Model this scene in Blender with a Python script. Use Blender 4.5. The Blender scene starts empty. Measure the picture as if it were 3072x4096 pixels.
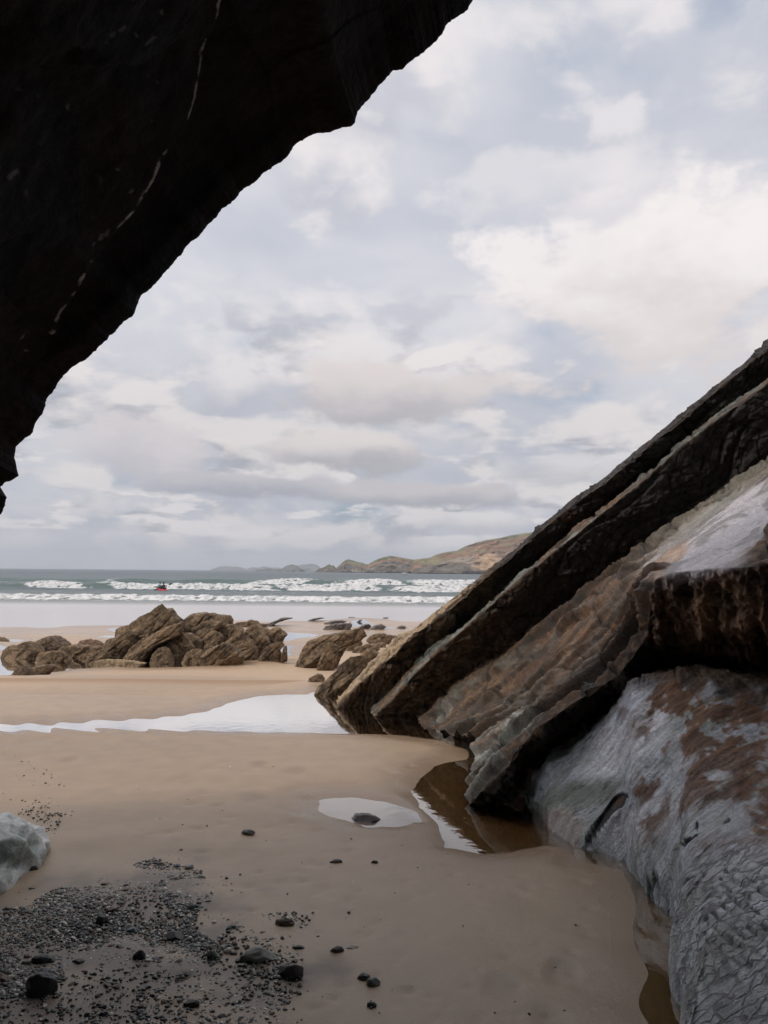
import bpy, math, random
import numpy as np
from mathutils import Matrix, Vector
R = math.radians
scene = bpy.context.scene
col = scene.collection

# ------------------------------------------------------------------ camera
CAMZ = 1.5
F = 739.6
PITCH, ROLL = 4.6, 0.5
cam_d = bpy.data.cameras.new('camera'); cam = bpy.data.objects.new('camera', cam_d); col.objects.link(cam)
cam_d.sensor_fit = 'VERTICAL'; cam_d.sensor_height = 36; cam_d.lens = 36 * F / 1024
cam_d.clip_start = 0.05; cam_d.clip_end = 60000
CM = Matrix.Translation((0, 0, CAMZ)) @ Matrix.Rotation(R(90 + PITCH), 4, 'X') @ Matrix.Rotation(R(ROLL), 4, 'Z')
cam.matrix_world = CM
scene.camera = cam
RM = np.array(CM.to_3x3())

# ------------------------------------------------------------------ exposure, sky, sun
scene.view_settings.view_transform = 'Standard'; scene.view_settings.look = 'None'
scene.view_settings.gamma = 1.0; scene.view_settings.exposure = 0.0
SUN_EL, SUN_AZ = 40.0, 250.0          # azimuth clockwise from +Y: the sun stands to the left and a little behind
world = bpy.data.worlds.new('World'); scene.world = world; world.use_nodes = True
nt = world.node_tree; nt.nodes.clear()
class NB:
    """tiny node helper"""
    def __init__(s, nt): s.nt = nt; s.n = nt.nodes; s.l = nt.links
    def add(s, t, **k):
        n = s.n.new(t)
        for a, b in k.items(): setattr(n, a, b)
        return n
    def inp(s, n, i, v):
        if v is None: return
        if isinstance(v, bpy.types.NodeSocket): s.l.new(v, n.inputs[i])
        else: n.inputs[i].default_value = v
    def math(s, op, a, b=None, c=None, clamp=False):
        n = s.add('ShaderNodeMath', operation=op, use_clamp=clamp); s.inp(n, 0, a); s.inp(n, 1, b); s.inp(n, 2, c); return n.outputs[0]
    def vmath(s, op, a, b=None):
        n = s.add('ShaderNodeVectorMath', operation=op); s.inp(n, 0, a); s.inp(n, 1, b); return n.outputs[0]
    def noise(s, vec, scale, detail=4, rough=.55, dist=0., out=0, dim='3D'):
        n = s.add('ShaderNodeTexNoise', noise_dimensions=dim); s.inp(n, 'Vector', vec); n.inputs['Scale'].default_value = scale
        n.inputs['Detail'].default_value = detail; n.inputs['Roughness'].default_value = rough; n.inputs['Distortion'].default_value = dist
        return n.outputs[out]
    def ss(s, v, a, b, lo=0., hi=1.):
        n = s.add('ShaderNodeMapRange', interpolation_type='SMOOTHSTEP'); s.inp(n, 0, v)
        n.inputs[1].default_value = a; n.inputs[2].default_value = b; n.inputs[3].default_value = lo; n.inputs[4].default_value = hi
        return n.outputs[0]
    def mix(s, f, a, b, blend='MIX'):
        n = s.add('ShaderNodeMix', data_type='RGBA', blend_type=blend); s.inp(n, 0, f); s.inp(n, 6, a); s.inp(n, 7, b); return n.outputs[2]
    def scale3(s, v, x, y, z):
        n = s.add('ShaderNodeMapping'); s.inp(n, 0, v); n.inputs['Scale'].default_value = (x, y, z); return n.outputs[0]
def rgb(r, g, b): return (r, g, b, 1)
b = NB(nt)
tc = b.add('ShaderNodeTexCoord').outputs['Generated']
sky = b.add('ShaderNodeTexSky', sky_type='NISHITA'); sky.sun_disc = False
sky.sun_elevation = R(SUN_EL); sky.sun_rotation = R(SUN_AZ); sky.altitude = 10; sky.dust_density = 2.0
sep = b.add('ShaderNodeSeparateXYZ'); b.l.new(tc, sep.inputs[0])
dx, dy, dz = sep.outputs
zz = b.math('ADD', b.math('MAXIMUM', dz, 0.0), 0.34)
cmb = b.add('ShaderNodeCombineXYZ')
b.l.new(b.math('DIVIDE', dx, zz), cmb.inputs[0]); b.l.new(b.math('DIVIDE', dy, zz), cmb.inputs[1])
pl = cmb.outputs[0]                                     # the cloud sheet seen in perspective
K = 10.0                                                # cloud brightness in sky units (background strength 0.1)
def sc(r, g, bb): return (r * K, g * K, bb * K, 1)
def pdir(px, py):
    d = RM @ np.array([(px - 384) / F, -(py - 512) / F, -1.0]); d /= np.linalg.norm(d); return tuple(float(t) for t in d)
skyblue = b.mix(0.6, b.mix(1.0, sky.outputs[0], rgb(1.1, 1.1, 1.1), 'MULTIPLY'), sc(.38, .48, .62))
# high veil with a few thin blue gaps
veil = b.noise(b.scale3(pl, .9, 1.0, 1), 2.3, 5, .5, .25)
veil_c = b.mix(b.ss(b.noise(pl, 2.0, 4, .5, .3), .36, .64), sc(.565, .585, .65), sc(.75, .74, .77))
c1 = b.mix(b.math('MULTIPLY', b.ss(veil, .28, .46), .93), skyblue, veil_c)
def puffs(c, zs, scale, cover, seed, amount, dark, light, mask=None, off=.055, warp=.2):
    """one layer of cumulus: soft-edged tops lit from above, greyer flat undersides"""
    p = b.vmath('ADD', b.scale3(tc, 1, 1, zs), (seed, seed * .7, 0)); u = b.vmath('ADD', p, (.02, 0, off))
    a = b.noise(p, scale, 8, .53, warp); e = b.noise(u, scale, 5, .50, warp)
    f = b.ss(a, .5 - cover, .5 - cover + .10)
    if mask is not None: f = b.math('MULTIPLY', f, mask)
    lit = b.ss(b.math('SUBTRACT', a, e), -.07, .08)
    return b.mix(b.math('MULTIPLY', f, amount), c, b.mix(lit, dark, light))
c2 = puffs(c1, 1.5, 3.1, -.02, 3.0, .85, sc(.54, .55, .61), sc(.84, .80, .795), off=.09)
c2 = puffs(c2, 1.9, 5.0, -.05, 9.0, .7, sc(.56, .565, .63), sc(.84, .80, .80), off=.06)
c3 = puffs(c2, 2.3, 6.5, .03, 5.0, .9, sc(.45, .46, .515), sc(.87, .82, .80), b.ss(dz, .40, .26), off=.07)
c3 = puffs(c3, 3.6, 9.5, .01, 12.0, .85, sc(.43, .445, .505), sc(.93, .88, .86), b.ss(dz, .21, .12), off=.09)
# the larger cloud masses
def mass(c, px, py, rx, rz, amount, top, base, seed):
    d0 = pdir(px, py); v = b.scale3(b.vmath('SUBTRACT', tc, d0), 1 / rx, 1 / rx, 1 / rz)
    ln = b.add('ShaderNodeVectorMath', operation='LENGTH'); b.l.new(v, ln.inputs[0])
    nzf = b.noise(b.scale3(b.vmath('ADD', tc, (seed, 0, 0)), 1, 1, 1.7), 8, 8, .58)
    q = b.math('ADD', ln.outputs['Value'], b.math('MULTIPLY', b.math('SUBTRACT', nzf, .5), 2.6))
    s3 = b.add('ShaderNodeSeparateXYZ'); b.l.new(v, s3.inputs[0])
    sh = b.ss(b.math('ADD', s3.outputs[2], b.math('MULTIPLY', b.math('SUBTRACT', nzf, .5), -3.0)), -.75, .5)
    return b.mix(b.math('MULTIPLY', b.ss(q, 1.05, .62), amount), c, b.mix(sh, base, top))
c3 = mass(c3, 655, 280, .21, .13, .85, sc(.93, .87, .85), sc(.77, .70, .68), 1)
c3 = mass(c3, 560, 190, .16, .05, .6, sc(.80, .77, .78), sc(.62, .62, .68), 12)
c3 = mass(c3, 385, 398, .17, .050, .9, sc(.78, .71, .69), sc(.52, .50, .52), 3)
c3 = mass(c3, 350, 452, .15, .035, .9, sc(.86, .79, .76), sc(.48, .47, .50), 4)
c3 = mass(c3, 150, 445, .09, .055, .85, sc(.80, .74, .74), sc(.60, .58, .62), 6)
c3 = mass(c3, 250, 485, .16, .022, .9, sc(.62, .60, .63), sc(.42, .43, .49), 5)
c3 = mass(c3, 430, 495, .16, .020, .9, sc(.66, .62, .63), sc(.41, .42, .47), 7)
c3 = mass(c3, 470, 522, .10, .018, .9, sc(.88, .84, .82), sc(.60, .60, .64), 8)
c3 = mass(c3, 560, 470, .10, .025, .8, sc(.82, .79, .79), sc(.58, .58, .62), 10)
c3 = b.mix(1.0, c3, b.mix(b.ss(dz, .36, .16), rgb(1.03, 1.03, 1.04), rgb(.88, .885, .90)), 'MULTIPLY')
hor = b.math('MULTIPLY', b.ss(dz, .055, .0), .75)
c4 = b.mix(hor, c3, sc(.53, .565, .62))
# the sky overhead, outside the frame, is brightened to light the cave
c5 = b.mix(1.0, c4, b.mix(b.ss(dz, .62, .95), rgb(1, 1, 1), rgb(2.4, 2.3, 2.2)), 'MULTIPLY')
bg = b.add('ShaderNodeBackground'); b.l.new(c5, bg.inputs[0]); bg.inputs[1].default_value = 0.1
out = b.add('ShaderNodeOutputWorld'); b.l.new(bg.outputs[0], out.inputs[0])

sd_ = bpy.data.lights.new('sun', 'SUN'); sd_.energy = 1.5; sd_.angle = R(12); sd_.color = (1.0, .90, .78)
sun = bpy.data.objects.new('sun', sd_); col.objects.link(sun)
az, el = R(SUN_AZ), R(SUN_EL)
sv = Vector((math.sin(az) * math.cos(el), math.cos(az) * math.cos(el), math.sin(el)))
sun.rotation_euler = sv.to_track_quat('Z', 'Y').to_euler(); sun.location = sv * 50

# ------------------------------------------------------------------ coordinates
DS = 768 / 1659.0
def ray(px, py):
    return RM @ np.array([(px - 384) / F, -(py - 512) / F, -1.0])
def P(px, py, y):
    d = ray(px, py); return np.array([0, 0, CAMZ]) + d * (y / d[1])
def G(px, py, z):
    d = ray(px, py); return np.array([0, 0, CAMZ]) + d * ((z - CAMZ) / d[2])
def D(x, y): return (x * DS, y * DS)
def C(ox, oy, s): return lambda x, y: ((ox + x / s) / 4, (oy + y / s) / 4)
R1 = C(300, 2380, 2.765); R2 = C(700, 2400, 3.318); R3 = C(0, 2480, 3.456); R4 = C(1150, 2450, 2.765)
R5 = C(0, 3100, 1.0369); RH = C(850, 2130, 1.276); R8 = C(1800, 2500, 1.3043)
def proj(p):
    q = (p - np.array([0, 0, CAMZ])) @ RM
    w = -q[..., 2]; w = np.where(np.abs(w) < 1e-3, 1e-3, w)
    return 384 + F * q[..., 0] / w, 512 - F * q[..., 1] / w, w

# ------------------------------------------------------------------ noise
GR = np.array([[1,1,0],[-1,1,0],[1,-1,0],[-1,-1,0],[1,0,1],[-1,0,1],[1,0,-1],[-1,0,-1],[0,1,1],[0,-1,1],[0,1,-1],[0,-1,-1],[1,1,0],[-1,1,0],[0,-1,1],[0,-1,-1]], dtype=np.float32)
def hsh(x, y, z, seed):
    h = (x.astype(np.int64) * 374761393 + y.astype(np.int64) * 668265263 + z.astype(np.int64) * 2147483647 + seed * 1274126177) & 0xffffffff
    h = ((h ^ (h >> 13)) * 1274126177) & 0xffffffff
    h = ((h ^ (h >> 16)) * 2246822519) & 0xffffffff
    return h ^ (h >> 15)
def perlin(p, seed=0):
    i = np.floor(p).astype(np.int64); f = (p - i).astype(np.float32)
    u = f * f * f * (f * (f * 6 - 15) + 10); r = 0
    for a in (0, 1):
        for bb in (0, 1):
            for c in (0, 1):
                g = GR[hsh(i[..., 0] + a, i[..., 1] + bb, i[..., 2] + c, seed) & 15]
                d = g[..., 0] * (f[..., 0] - a) + g[..., 1] * (f[..., 1] - bb) + g[..., 2] * (f[..., 2] - c)
                w = (u[..., 0] if a else 1 - u[..., 0]) * (u[..., 1] if bb else 1 - u[..., 1]) * (u[..., 2] if c else 1 - u[..., 2])
                r = r + d * w
    return r
def fbm(p, o=4, seed=0, gain=.5):
    r = 0; a = 1; s = 1.
    for k in range(o): r = r + a * perlin(p * s + 17.3 * k, seed + k); a *= gain; s *= 2.03
    return r
def ridged(p, o=4, seed=0):
    r = 0; a = 1; s = 1.
    for k in range(o): r = r + a * (1 - 2 * np.abs(perlin(p * s + 11.1 * k, seed + k))); a *= .5; s *= 2.1
    return r / 2
def worley(p, seed=0):
    i = np.floor(p).astype(np.int64); f = p - i
    sh = p.shape[:-1]; f1 = np.full(sh, 9.); f2 = np.full(sh, 9.); idv = np.zeros(sh)
    for a in (-1, 0, 1):
        for bb in (-1, 0, 1):
            for c in (-1, 0, 1):
                h = hsh(i[..., 0] + a, i[..., 1] + bb, i[..., 2] + c, seed)
                ox = (h & 1023) / 1023.; oy = ((h >> 10) & 1023) / 1023.; oz = ((h >> 20) & 1023) / 1023.
                d = np.sqrt((a + ox - f[..., 0])**2 + (bb + oy - f[..., 1])**2 + (c + oz - f[..., 2])**2)
                m = d < f1
                f2 = np.where(m, f1, np.minimum(f2, d)); idv = np.where(m, ((h >> 5) & 4095) / 4095., idv); f1 = np.where(m, d, f1)
    return f1, f2, idv
def sstep(a, bb, x):
    t = np.clip((x - a) / (bb - a), 0, 1); return t * t * (3 - 2 * t)
def lerp(a, bb, t): return a + (bb - a) * t
def mixc(c, c2, t): return c + (np.array(c2) - c) * np.asarray(t)[..., None]
A3 = lambda x, y, z=None: np.stack([x, y, np.zeros_like(x) if z is None else z], -1)
def poly_sd(x, y, poly):
    """signed distance to a polygon, negative inside"""
    pts = np.array(poly); d = np.full(x.shape, 1e9); ins = np.zeros(x.shape, bool)
    for k in range(len(pts)):
        a = pts[k]; c = pts[(k + 1) % len(pts)]; e = c - a
        t = np.clip(((x - a[0]) * e[0] + (y - a[1]) * e[1]) / max(e @ e, 1e-12), 0, 1)
        d = np.minimum(d, (x - a[0] - t * e[0])**2 + (y - a[1] - t * e[1])**2)
        if a[1] != c[1]:
            m = ((a[1] > y) != (c[1] > y)) & (x < (c[0] - a[0]) * (y - a[1]) / (c[1] - a[1]) + a[0]); ins ^= m
    d = np.sqrt(d); return np.where(ins, -d, d)

# ------------------------------------------------------------------ objects
def tag(o, label=None, cat=None, group=None, kind=None):
    for k, v in (('label', label), ('category', cat), ('group', group), ('kind', kind)):
        if v: o[k] = v
    return o
def mesh_obj(name, V, Fc, mat, parent=None, smooth=True, cols=None, attrs=None):
    me = bpy.data.meshes.new(name)
    V = np.asarray(V, dtype=np.float32).reshape(-1, 3)
    if isinstance(Fc, np.ndarray):
        k = Fc.shape[1]; me.vertices.add(len(V)); me.vertices.foreach_set('co', V.ravel())
        me.loops.add(Fc.size); me.loops.foreach_set('vertex_index', Fc.ravel().astype(np.int32))
        me.polygons.add(len(Fc)); me.polygons.foreach_set('loop_start', np.arange(0, Fc.size, k, dtype=np.int32))
        me.update(calc_edges=True)
    else:
        me.from_pydata([tuple(map(float, v)) for v in V], [], Fc)
    me.validate()
    if smooth: me.polygons.foreach_set('use_smooth', np.ones(len(me.polygons), bool))
    if cols is not None:
        a = me.color_attributes.new('col', 'FLOAT_COLOR', 'POINT'); c4 = np.ones((len(V), 4), np.float32); c4[:, :3] = np.clip(np.asarray(cols).reshape(-1, 3), 0, 1)
        a.data.foreach_set('color', c4.ravel())
    for k, v in (attrs or {}).items():
        a = me.attributes.new(k, 'FLOAT', 'POINT'); a.data.foreach_set('value', np.asarray(v, dtype=np.float32).ravel())
    if mat: me.materials.append(mat)
    o = bpy.data.objects.new(name, me); col.objects.link(o)
    if parent: o.parent = parent
    return o
def grid_faces(nr, nc, wrap=False):
    i = np.arange(nr - 1)[:, None] * nc; j = np.arange(nc if wrap else nc - 1)[None, :]
    j2 = (j + 1) % nc
    return np.stack([i + j, i + j2, i + nc + j2, i + nc + j], -1).reshape(-1, 4)
def gnormals(Pg):
    du = np.gradient(Pg, axis=1); dv = np.gradient(Pg, axis=0); n = np.cross(du, dv)
    return n / (np.linalg.norm(n, axis=-1, keepdims=True) + 1e-9)

# ------------------------------------------------------------------ materials
def new_mat(name):
    m = bpy.data.materials.new(name); m.use_nodes = True; m.node_tree.nodes.clear(); return m, NB(m.node_tree)
def attr_mat(name, rough=.7, rough_attr=None, spec=.5, bumps=((30, .6, .01),), speck=.25, tscale=60., stretch=None, coat=0.):
    """vertex colour carries the surface's own colour; fine noise varies it; bumps = (scale, strength, metres)"""
    m, n = new_mat(name)
    pos = n.add('ShaderNodeTexCoord').outputs['Object']
    if stretch: pos = n.scale3(pos, *stretch)
    a = n.add('ShaderNodeVertexColor', layer_name='col').outputs[0]
    f = n.noise(pos, tscale, 5, .7)
    v = n.ss(f, .25, .75, 1 - speck, 1 + speck)
    cc = n.add('ShaderNodeCombineColor'); [n.l.new(v, cc.inputs[k]) for k in range(3)]
    c = n.mix(1.0, a, cc.outputs[0], 'MULTIPLY')
    pb = n.add('ShaderNodeBsdfPrincipled'); n.l.new(c, pb.inputs['Base Color'])
    if rough_attr:
        at = n.add('ShaderNodeAttribute', attribute_name=rough_attr).outputs['Fac']; n.l.new(at, pb.inputs['Roughness'])
    else: pb.inputs['Roughness'].default_value = rough
    pb.inputs['Specular IOR Level'].default_value = spec
    nrm = None
    for s, st, dist in bumps:
        bp = n.add('ShaderNodeBump'); bp.inputs['Strength'].default_value = st; bp.inputs['Distance'].default_value = dist
        n.l.new(n.noise(pos, s, 6, .65), bp.inputs['Height'])
        if nrm: n.l.new(nrm, bp.inputs['Normal'])
        nrm = bp.outputs[0]
    if nrm: n.l.new(nrm, pb.inputs['Normal'])
    o = n.add('ShaderNodeOutputMaterial'); n.l.new(pb.outputs[0], o.inputs[0]); return m
def plain_mat(name, c, rough=.5, bump=None, var=.12):
    m, n = new_mat(name); pos = n.add('ShaderNodeTexCoord').outputs['Object']
    f = n.noise(pos, 12, 5, .6); c2 = n.mix(f, rgb(*[x * (1 - var) for x in c]), rgb(*[min(1, x * (1 + var)) for x in c]))
    pb = n.add('ShaderNodeBsdfPrincipled'); n.l.new(c2, pb.inputs['Base Color']); pb.inputs['Roughness'].default_value = rough
    if bump:
        bp = n.add('ShaderNodeBump'); bp.inputs['Distance'].default_value = bump[1]; n.l.new(n.noise(pos, bump[0], 5, .6), bp.inputs['Height']); n.l.new(bp.outputs[0], pb.inputs['Normal'])
    o = n.add('ShaderNodeOutputMaterial'); n.l.new(pb.outputs[0], o.inputs[0]); return m
def water_mat(name, ripple=(9, .0014), tint=(.80, .74, .60), ior=1.5, rough=.02):
    m, n = new_mat(name); pos = n.add('ShaderNodeTexCoord').outputs['Object']
    bp = n.add('ShaderNodeBump'); bp.inputs['Distance'].default_value = ripple[1]; bp.inputs['Strength'].default_value = .6
    n.l.new(n.noise(pos, ripple[0], 3, .5), bp.inputs['Height'])
    fr = n.add('ShaderNodeFresnel'); fr.inputs[0].default_value = ior; n.l.new(bp.outputs[0], fr.inputs['Normal'])
    tr = n.add('ShaderNodeBsdfTransparent'); tr.inputs[0].default_value = rgb(*tint)
    gl = n.add('ShaderNodeBsdfGlossy'); gl.inputs['Roughness'].default_value = rough; gl.inputs[0].default_value = (1, 1, 1, 1); n.l.new(bp.outputs[0], gl.inputs['Normal'])
    mx = n.add('ShaderNodeMixShader'); n.l.new(n.math('MULTIPLY', fr.outputs[0], n.math('MULTIPLY_ADD', fr.outputs[0], 6.0, .7), clamp=True), mx.inputs[0]); n.l.new(tr.outputs[0], mx.inputs[1]); n.l.new(gl.outputs[0], mx.inputs[2])
    o = n.add('ShaderNodeOutputMaterial'); n.l.new(mx.outputs[0], o.inputs[0]); return m

M_sand = attr_mat('wet_sand', rough_attr='rough', spec=.5, bumps=((7, .3, .012), (40, .35, .004), (190, .6, .002)), speck=.16, tscale=240)
M_wall = attr_mat('cave_rock', rough_attr='rough', spec=.5, bumps=((14, .6, .02), (70, .8, .008)), speck=.35, tscale=45)
def lower_wall_mat():
    m, n = new_mat('jointed_grey_rock'); pos = n.add('ShaderNodeTexCoord').outputs['Object']
    a = n.add('ShaderNodeVertexColor', layer_name='col').outputs[0]; rf = n.add('ShaderNodeAttribute', attribute_name='rough').outputs['Fac']; jf = n.add('ShaderNodeAttribute', attribute_name='joint').outputs['Fac']
    t1 = Vector((.78, 0., .62)).normalized(); n4 = Vector((-1.876, -.57, 2.17)).normalized(); t2 = n4.cross(t1)
    cm = n.add('ShaderNodeCombineXYZ')
    for k, ax in enumerate((t1, t2, n4)):
        dt = n.add('ShaderNodeVectorMath', operation='DOT_PRODUCT'); n.l.new(pos, dt.inputs[0]); dt.inputs[1].default_value = ax; n.l.new(dt.outputs['Value'], cm.inputs[k])
    q0 = cm.outputs[0]
    wv = n.add('ShaderNodeTexNoise'); wv.inputs['Scale'].default_value = 9; wv.inputs['Detail'].default_value = 5; n.l.new(pos, wv.inputs[0])
    q1 = n.vmath('ADD', q0, n.vmath('MULTIPLY', wv.outputs['Color'], (.035, .035, .035)))
    qa = n.scale3(q1, .33, 1.0, .6)
    vo = n.add('ShaderNodeTexVoronoi', feature='DISTANCE_TO_EDGE'); n.l.new(qa, vo.inputs['Vector']); vo.inputs['Scale'].default_value = 30
    vo2 = n.add('ShaderNodeTexVoronoi', feature='F1'); n.l.new(qa, vo2.inputs['Vector']); vo2.inputs['Scale'].default_value = 30
    thr = n.noise(pos, 14, 6, .7)
    edge = n.ss(n.math('SUBTRACT', vo.outputs['Distance'], n.math('MULTIPLY', n.ss(thr, .38, .62), .11)), -.04, .08, 1, 0)
    edge = n.math('MULTIPLY', edge, jf)
    sp = n.add('ShaderNodeSeparateColor'); n.l.new(vo2.outputs['Color'], sp.inputs[0])
    tone = n.math('ADD', 1.0, n.math('MULTIPLY', n.math('MULTIPLY', n.math('SUBTRACT', sp.outputs[0], .5), .55), jf))
    strk = n.noise(n.scale3(q1, .2, 1, .12), 22, 8, .68); fine = n.noise(pos, 60, 5, .7)
    tone = n.math('MULTIPLY', tone, n.math('MULTIPLY', n.ss(strk, .34, .66, .62, 1.28), n.ss(fine, .3, .7, .74, 1.26)))
    cc = n.add('ShaderNodeCombineColor'); [n.l.new(tone, cc.inputs[k]) for k in range(3)]
    c_ = n.mix(1.0, a, cc.outputs[0], 'MULTIPLY'); c_ = n.mix(n.math('MULTIPLY', edge, .95), c_, rgb(.035, .03, .035))
    pb = n.add('ShaderNodeBsdfPrincipled'); n.l.new(c_, pb.inputs['Base Color']); n.l.new(rf, pb.inputs['Roughness']); n.l.new(n.ss(rf, .50, .32, .05, 1.), pb.inputs['Coat Weight']); pb.inputs['Coat Roughness'].default_value = .11
    b1 = n.add('ShaderNodeBump'); b1.inputs['Distance'].default_value = .010; b1.inputs['Strength'].default_value = .6; n.l.new(n.math('ADD', n.math('MULTIPLY', edge, -1.), n.math('MULTIPLY', n.math('MULTIPLY', sp.outputs[1], .6), jf)), b1.inputs['Height'])
    b2 = n.add('ShaderNodeBump'); b2.inputs['Distance'].default_value = .022; b2.inputs['Strength'].default_value = .75; n.l.new(strk, b2.inputs['Height']); n.l.new(b1.outputs[0], b2.inputs['Normal'])
    b3 = n.add('ShaderNodeBump'); b3.inputs['Distance'].default_value = .009; n.l.new(fine, b3.inputs['Height']); n.l.new(b2.outputs[0], b3.inputs['Normal']); n.l.new(b3.outputs[0], pb.inputs['Normal']); n.l.new(b2.outputs[0], pb.inputs['Coat Normal'])
    o = n.add('ShaderNodeOutputMaterial'); n.l.new(pb.outputs[0], o.inputs[0]); return m
M_lower = lower_wall_mat()
M_roof = attr_mat('dark_rock', rough=.8, spec=.15, bumps=((5, .8, .05), (30, .8, .02)), speck=.5, tscale=14)
M_beach_rock = attr_mat('barnacled_rock', rough=.85, spec=.25, bumps=((9, .8, .05), (45, .9, .02)), speck=.4, tscale=25)
M_weed_rock = attr_mat('weedy_rock', rough=.5, spec=.5, bumps=((8, .8, .05), (40, .8, .02)), speck=.45, tscale=20)
M_hill = attr_mat('hillside', rough=.95, spec=.1, bumps=((.05, .8, 4.0), (.2, .8, 1.0)), speck=.45, tscale=.06)
M_pool = water_mat('pool_water_surface')
M_pebble = [attr_mat('wet_pebble', rough=.38, spec=.5, bumps=((60, .4, .002),), speck=.25, tscale=30)]

# ------------------------------------------------------------------ the beach
SEA = -1.2
NEAR = -0.03                      # level of the pools inside the cave mouth
def base_h(x, y):
    h = sum(np.interp(y + d_, [-10, 0, 2, 6, 9.8, 12, 14, 16, 19, 26, 33, 42, 60, 130], [.12, .04, .02, .0, .0, -.18, -.40, -.49, -.58, -.85, -1.12, -1.25, -1.7, -4.0]) for d_ in (-1.2, -.8, -.4, 0, .4, .8, 1.2)) / 7
    shift = np.interp(x / np.maximum(y, 1), [-.6, -.5, -.35, -.2, .1, .6], [.07, .065, .03, -.02, -.04, -.03]) * sstep(22, 34, y)
    return h - shift
def march(px, py):
    d = ray(px, py); t = 1.0; o = np.array([0, 0, CAMZ])
    for k in range(60):
        p = o + d * t; hh = float(base_h(np.array(p[0]), np.array(p[1])))
        t2 = (hh - CAMZ) / d[2]; t = .5 * t + .5 * t2
    return o + d * t
poolA = [D(*p) for p in [(-200,1574),(0,1567),(120,1563),(240,1557),(300,1555),(380,1547),(430,1540),(470,1530),(500,1516),(560,1504),(620,1500),(662,1500),(700,1486),(760,1480),(850,1500),(900,1520),(1000,1540),(1120,1600),(1120,1652),(1045,1660),(1010,1640),(1006,1618),(960,1601),(860,1590),(780,1587),(560,1581),(430,1579),(300,1577),(100,1577),(-200,1586)]]
poolB = [D(*p) for p in [(1120,1590),(1040,1598),(1008,1618),(1002,1640),(945,1657),(892,1692),(888,1722),(916,1752),(944,1783),(956,1810),(975,1830),(1040,1844),(1100,1840),(1180,1826),(1215,1832),(1250,1856),(1345,1880),(1362,1910),(1366,1960),(1378,2050),(1392,2110),(1402,2212),(1405,2420),(2000,2420),(2000,2100),(1700,1900),(1500,1750),(1300,1650)]]
poolC = [D(*p) for p in [(683,1730),(692,1724),(720,1721),(760,1720),(800,1723),(835,1730),(860,1740),(885,1748),(900,1756),(908,1766),(914,1776),(905,1777),(895,1776),(880,1783),(850,1787),(810,1784),(760,1776),(720,1762),(700,1750)]]
near_pools = [[tuple(G(px, py, NEAR)[:2]) for px, py in q] for q in (poolA, poolB, poolC)]
poolL = [R3(*p) for p in [(-300,640),(-300,520),(100,520),(400,500),(900,490),(1300,480),(1700,500),(2400,540),(3000,560),(3300,600),(2700,640),(2300,655),(1990,662),(1659,648),(1280,660),(1000,685),(700,720),(400,742),(100,762),(-300,775)]]
LV = -.40
far_specs = [  # pixel polygons of the smaller pools beyond
    ([R3(*p) for p in [(1340,232),(1450,215),(1620,212),(1640,245),(1500,245)]], None),
    ([R3(*p) for p in [(1470,120),(1560,108),(1700,105),(1700,165),(1580,160),(1500,140)]], None),
    ([R3(*p) for p in [(40,300),(90,268),(200,265),(300,270),(335,280),(240,300),(120,312)]], None),
    ([R3(*p) for p in [(-200,440),(-200,340),(20,350),(75,380),(30,420)]], None),
    ([R2(*p) for p in [(1400,550),(1400,430),(1540,432),(1800,445),(1895,470),(1800,495),(1659,505),(1540,535)]], None),
    ([R2(*p) for p in [(1240,740),(1380,690),(1440,620),(1540,600),(1560,640),(1500,690),(1560,720),(1480,745)]], None),
    ([R4(*p) for p in [(690,150),(720,115),(700,95),(830,70),(900,110),(960,150),(880,165),(800,160)]], None),
    ([R4(*p) for p in [(1060,180),(1120,160),(1190,165),(1180,178)]], None),
]
pools = [(q, NEAR, .16) for q in near_pools]
pools.append(([tuple(G(px, py, LV)[:2]) for px, py in poolL], LV, .12))
for q, lv in far_specs:
    c = np.mean([march(*p) for p in q], axis=0); lv = float(c[2]) - .01
    pools.append(([tuple(G(px, py, lv)[:2]) for px, py in q], lv, .08))
def sand_h(x, y):
    h = base_h(x, y) + .02 * fbm(A3(x * .35, y * .35), 2, 5) * sstep(9, 14, y) + .006 * fbm(A3(x * .8, y * .8), 2, 5)
    wet = np.zeros(x.shape)
    wob = fbm(A3(x * 2.2, y * 2.2), 3, 9); anyin = np.zeros(x.shape, bool); sds = []
    for k, (q, lv, depth) in enumerate(pools):
        qa = np.array(q); m = 3.0
        sel = (x > qa[:, 0].min() - m) & (x < qa[:, 0].max() + m) & (y > qa[:, 1].min() - m) & (y < qa[:, 1].max() + m)
        sdv = poly_sd(x[sel], y[sel], q) + (.035 if k < 3 else .12) * wob[sel] * .6; sds.append((sel, sdv)); t_ = anyin[sel]; t_ |= sdv < 0; anyin[sel] = t_
    near = np.full(x.shape, 9.)
    for sel, sdv in sds[:3]: near[sel] = np.minimum(near[sel], sdv)
    for k, (q, lv, depth) in enumerate(pools):
        sel, sdv = sds[k]
        if not sel.any(): continue
        if k < 3: sdv = np.where(sdv < 0, sdv, np.maximum(near[sel], 1e-4))
        inside = lv - np.minimum(depth, .14 * -sdv) * (sdv < 0)
        sp_ = np.maximum(sdv, 0); rim = lv + .012 * (1 - np.exp(-sp_ / .10)) + .05 * sp_
        w = sstep(0, .9 if k < 3 else 2.2, sdv)
        hh = h[sel]; hh = np.where(sdv < 0, inside, np.where(anyin[sel], hh, lerp(np.minimum(rim, np.maximum(hh, lv + .02)), np.maximum(hh, lv + .02 - .7 * sstep(.4, 3., sdv)), w)))
        h[sel] = hh; wet[sel] = np.maximum(wet[sel], 1 - sstep(0., .45 if k < 3 else 1.2, sdv))
    return h, wet
rs = random.Random(7)
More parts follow.
